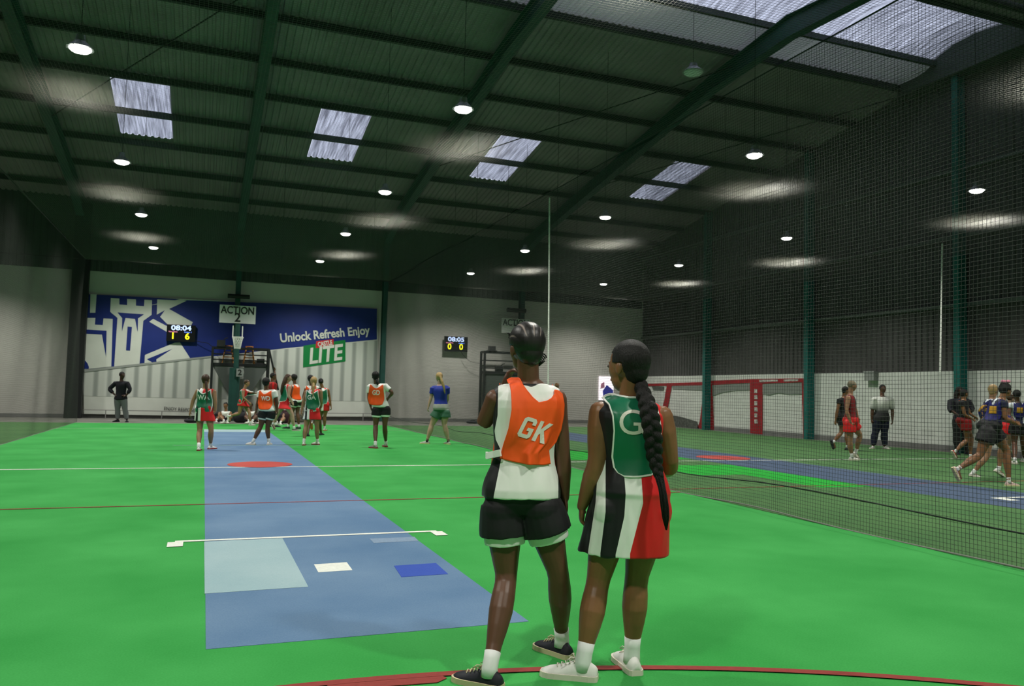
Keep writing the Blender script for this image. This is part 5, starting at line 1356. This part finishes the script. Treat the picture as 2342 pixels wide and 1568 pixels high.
p = P('player in a dark red top and bright red shorts walking right behind the net',
    dict(h=(1949, 882), n=(1944, 902), p=(1945, 964), sl=(1948, 910, .15), sr=(1940, 909, -.15), el=(1956, 935, .2), wl=(1962, 955, .15), er=(1936, 939, -.2), wr=(1946, 966, -.2), kl=(1968, 996, .08), al=(1957, 1034, .10), kr=(1944, 1006, -.08), ar=(1948, 1045), hl=(1949, 969, .08), hr=(1943, 969, -.08)),
    H=1.74, yaw=72, hyaw=82, sk='tan', feet=(60, 78), lift=(1, 0), fl=(35, 0), build=1.0, D=19.1)
p.shirt(layer_mat('red_black_top', (0.20, 0.008, 0.012), [(0.012, 0.010, 0.014)]), 'shirt', hem=-.03, ex=.018, shoulder=.8, fns=[lambda co, p=p: (co-np.array(p.J['p'])) @ np.array(p.f)-.03]); p.shorts(m_red, q=.5, ex=.035, flare=.03)
p.hair(mat('hair_cropped', (0.20, 0.17, 0.11), .7), 'short', puff=.96); p.shoes(m_shoew, m_solew, True, m_sockw, .08)

p = P('person in black walking right, half hidden behind the player in red shorts',
    dict(h=(1934, 893), n=(1930, 908), p=(1925, 955), sl=(1927, 914, .13), sr=(1921, 915, -.13), el=(1932, 938, .2), wl=(1938, 955, .2), er=(1914, 942, -.16), wr=(1911, 962, -.14), kl=(1937, 990, .08), al=(1938, 1024), kr=(1924, 990, -.08), ar=(1906.5, 1010, -.1)),
    H=1.68, yaw=78, sk='brown', feet=(80, 80), lift=(0, 1), fl=(0, 70), D=23.0)
p.shirt(m_shk, 'shirt', hem=-.12, ex=.02, sleeve=.5, flare=.02); p.shorts(m_shk, q=.5, ex=.03); p.hair(m_hairk, 'low'); p.shoes(m_shoek, m_shoek, True, m_sockw, .05)

p = P('person in dark jacket and trousers standing by the teal column at far right',
    dict(h=(2195, 894), n=(2195, 910), p=(2197, 962), sl=(2215, 917), sr=(2175, 917), el=(2224, 936, -.05), wl=(2206, 945, -.25), er=(2172, 936, -.05), wr=(2190, 948, -.25), kl=(2208, 994), al=(2212, 1024), kr=(2188, 994), ar=(2190, 1024)),
    H=1.70, yaw=172, sk='deep', feet=(160, 200), build=1.15, D=22.3)
p.shirt(layer_mat('jacket_black', (0.012, 0.012, 0.02), [(0.5, 0.08, 0.02)]), 'jacket', hem=-.08, ex=.02, sleeve=1.3, fns=[lambda co, p=p: np.where(((co-np.array(p.J['p'])) @ np.array(p.f) > 0) & (abs((co-np.array(p.J['n'])) @ np.array(p.a)) < .10), .02-abs(co[:, 2]-p.J['n'].z+.085), -1)])
p.trousers(m_shk); p.hair(m_hairk, 'low', tail=tailpts(p, (2190, 892, .0, .07), (2186, 904, .02, .06), (2184, 914, .02, .03))); p.shoes(m_shoek, m_shoek)

p = P('runner in dark red shorts and coral shoes, left of the nearest runner beyond the net',
    dict(h=(2206, 900), n=(2204, 914), p=(2204, 962), sl=(2208, 920, .13), sr=(2200, 920, -.13), el=(2216, 944, .15), wl=(2228, 952, .12), er=(2206, 948, -.18), wr=(2224, 958, -.15), kl=(2222, 998, .06), al=(2220, 1044), kr=(2212, 1006, -.06), ar=(2184, 1032, -.1)),
    H=1.60, yaw=80, sk='brown', feet=(80, 80), lift=(0, 1), fl=(0, 60), D=20.3)
p.shirt(m_shk, 'shirt', hem=-.02, ex=.014, sleeve=.5); p.shorts(mat('kit_dark_red', (0.25, 0.008, 0.01), .6), q=.48, ex=.03, flare=.02); p.hair(m_hairk, 'low'); p.shoes(mat('shoe_coral', (0.75, 0.08, 0.05), .5), m_solew, True, m_sockw, .05)

m_stripe = lambda: layer_mat('navy_white_kit', (0.72, 0.76, 0.8), [(0.012, 0.014, 0.06), (0.72, 0.76, 0.8), (0.012, 0.014, 0.05)])
def navy_kit(p, patch=True, q=.42):
    top = p.shirt(m_stripe(), 'shirt', hem=.0, ex=.014, sleeve=.45, fns=[lx(p, -.10), lx(p, .05), lx(p, .10)])
    b = simple_bib(p, [top, p.body_o], mat('navy_bib', (0.012, 0.012, 0.13), .6), None, w0=.24, w1=.26, L=.38)
    if patch:
        p.drape('bib_patch', lambda u, v: ((u-.5)*.14*p.s, (-.13-.13*v)*p.s), [b], .004, mat('patch_yellow', (0.55, 0.28, 0.02), .6), nu=6, nv=6, smooth=0)
    p.shorts(m_shk, q=q, ex=.03, flare=.03)
p = P('nearest runner beyond the net in black shorts and navy bib, leaning forward, pink hair bow',
    dict(h=(2300, 893), n=(2292, 912), p=(2262, 976), sl=(2290, 925, .15), sr=(2294, 922, -.15), el=(2300, 954, .2), wl=(2318, 962, .15), er=(2299, 957, -.2), wr=(2324, 967, -.18), kl=(2303, 1030, .08), al=(2307, 1093), kr=(2240, 1042, -.10), ar=(2190, 1072, -.14), hl=(2268, 984, .08), hr=(2260, 986, -.09)),
    H=1.66, yaw=68, hyaw=82, sk='brown', feet=(82, 85), lift=(0, 1), fl=(0, 62), build=1.12, D=14.0)
navy_kit(p, q=.45); h = p.hair(m_hairk, 'bun', puff=1.1); p.shoes(mat('shoe_pale_pink', (0.72, 0.52, 0.50), .5), mat('sole_cream_light', (0.66, 0.62, 0.35), .6), True, m_sockw, .06)
c = on_depth(2300, 872, p.D-.02); bm = bmesh.new()
for sg in (-1, 1): ell(bm, c+RT*sg*.045, .045, .03, .03)
ell(bm, c, .018, .02, .02); link_bm('hair_bow', bm, mat('bow_pink', (0.7, 0.25, 0.35), .6), h, True)

p = P('light-brown-haired runner just behind the nearest runner, white shoe pushing off',
    dict(h=(2272, 893), n=(2270, 911), p=(2265, 972), sl=(2276, 920, .14), sr=(2262, 920, -.14), el=(2284, 946, .2), wl=(2300, 950, .2), er=(2242, 938, -.15), wr=(2246, 960, -.1), kl=(2292, 1022, .06), al=(2284, 1072, .1), kr=(2258, 1042, -.06), ar=(2226, 1084), hl=(2270, 980, .07), hr=(2262, 980, -.07)),
    H=1.64, yaw=62, sk='tan', feet=(80, 84), lift=(1, 0), fl=(30, 12), D=15.6)
navy_kit(p); p.hair(m_hairbl, 'low'); p.shoes(m_shoew, m_solew, True, m_sockw, .06)

p = P('player in navy bib with yellow patch and black shorts standing at the right edge',
    dict(h=(2325, 903), n=(2327, 919), p=(2330, 976), sl=(2311, 926), sr=(2343, 926), el=(2308, 950, -.05), wl=(2320, 962, -.2), er=(2349, 950), wr=(2346, 972, -.1), kl=(2320, 1014), al=(2321, 1052), kr=(2340, 1014), ar=(2342, 1048)),
    H=1.68, yaw=10, sk='dark', feet=(-20, 15))
navy_kit(p); p.hair(m_hairk, 'short', puff=1.05); p.shoes(m_shoew, m_solew, True, m_sockw, .06)

p = P('player in bright red shorts seen between the runners at far right',
    dict(h=(2312, 912), n=(2308, 925), p=(2296, 975), sl=(2310, 931, .1), sr=(2302, 931, -.1), el=(2318, 948, .1), wl=(2328, 955, .1), er=(2300, 950, -.15), wr=(2316, 956, -.15), kl=(2310, 1000, .06), al=(2308, 1022, .2), kr=(2298, 1002, -.06), ar=(2300, 1030)),
    H=1.6, yaw=75, sk='fair', feet=(80, 80), lift=(1, 0), fl=(30, 0), D=21.0)
p.shirt(m_shk, 'shirt', hem=-.02, ex=.014, sleeve=.5); p.shorts(m_red, q=.6, ex=.035, flare=.03); p.hair(m_hairb, 'short'); p.shoes(m_shoew, m_solew, True, m_sockw, .06)

p = P('distant brown-haired person, only the head showing over the orange bib wearer right shoulder',
    dict(h=(1274, 883), n=(1275, 894), p=(1276, 925), el=(1284, 908), wl=(1284, 922), er=(1266, 908), wr=(1266, 922), kl=(1280, 948), al=(1281, 970), kr=(1271, 948), ar=(1270, 970)),
    H=1.62, yaw=20, sk='tan', feet=(0, 10), D=29.0)
p.shirt(m_red, 'shirt', hem=-.03, sleeve=.6); p.shorts(m_shk, q=.5, ex=.03); p.hair(mat('hair_light_brown', (0.25, 0.12, 0.05), .5), 'bun'); p.shoes(m_shoew, m_solew)
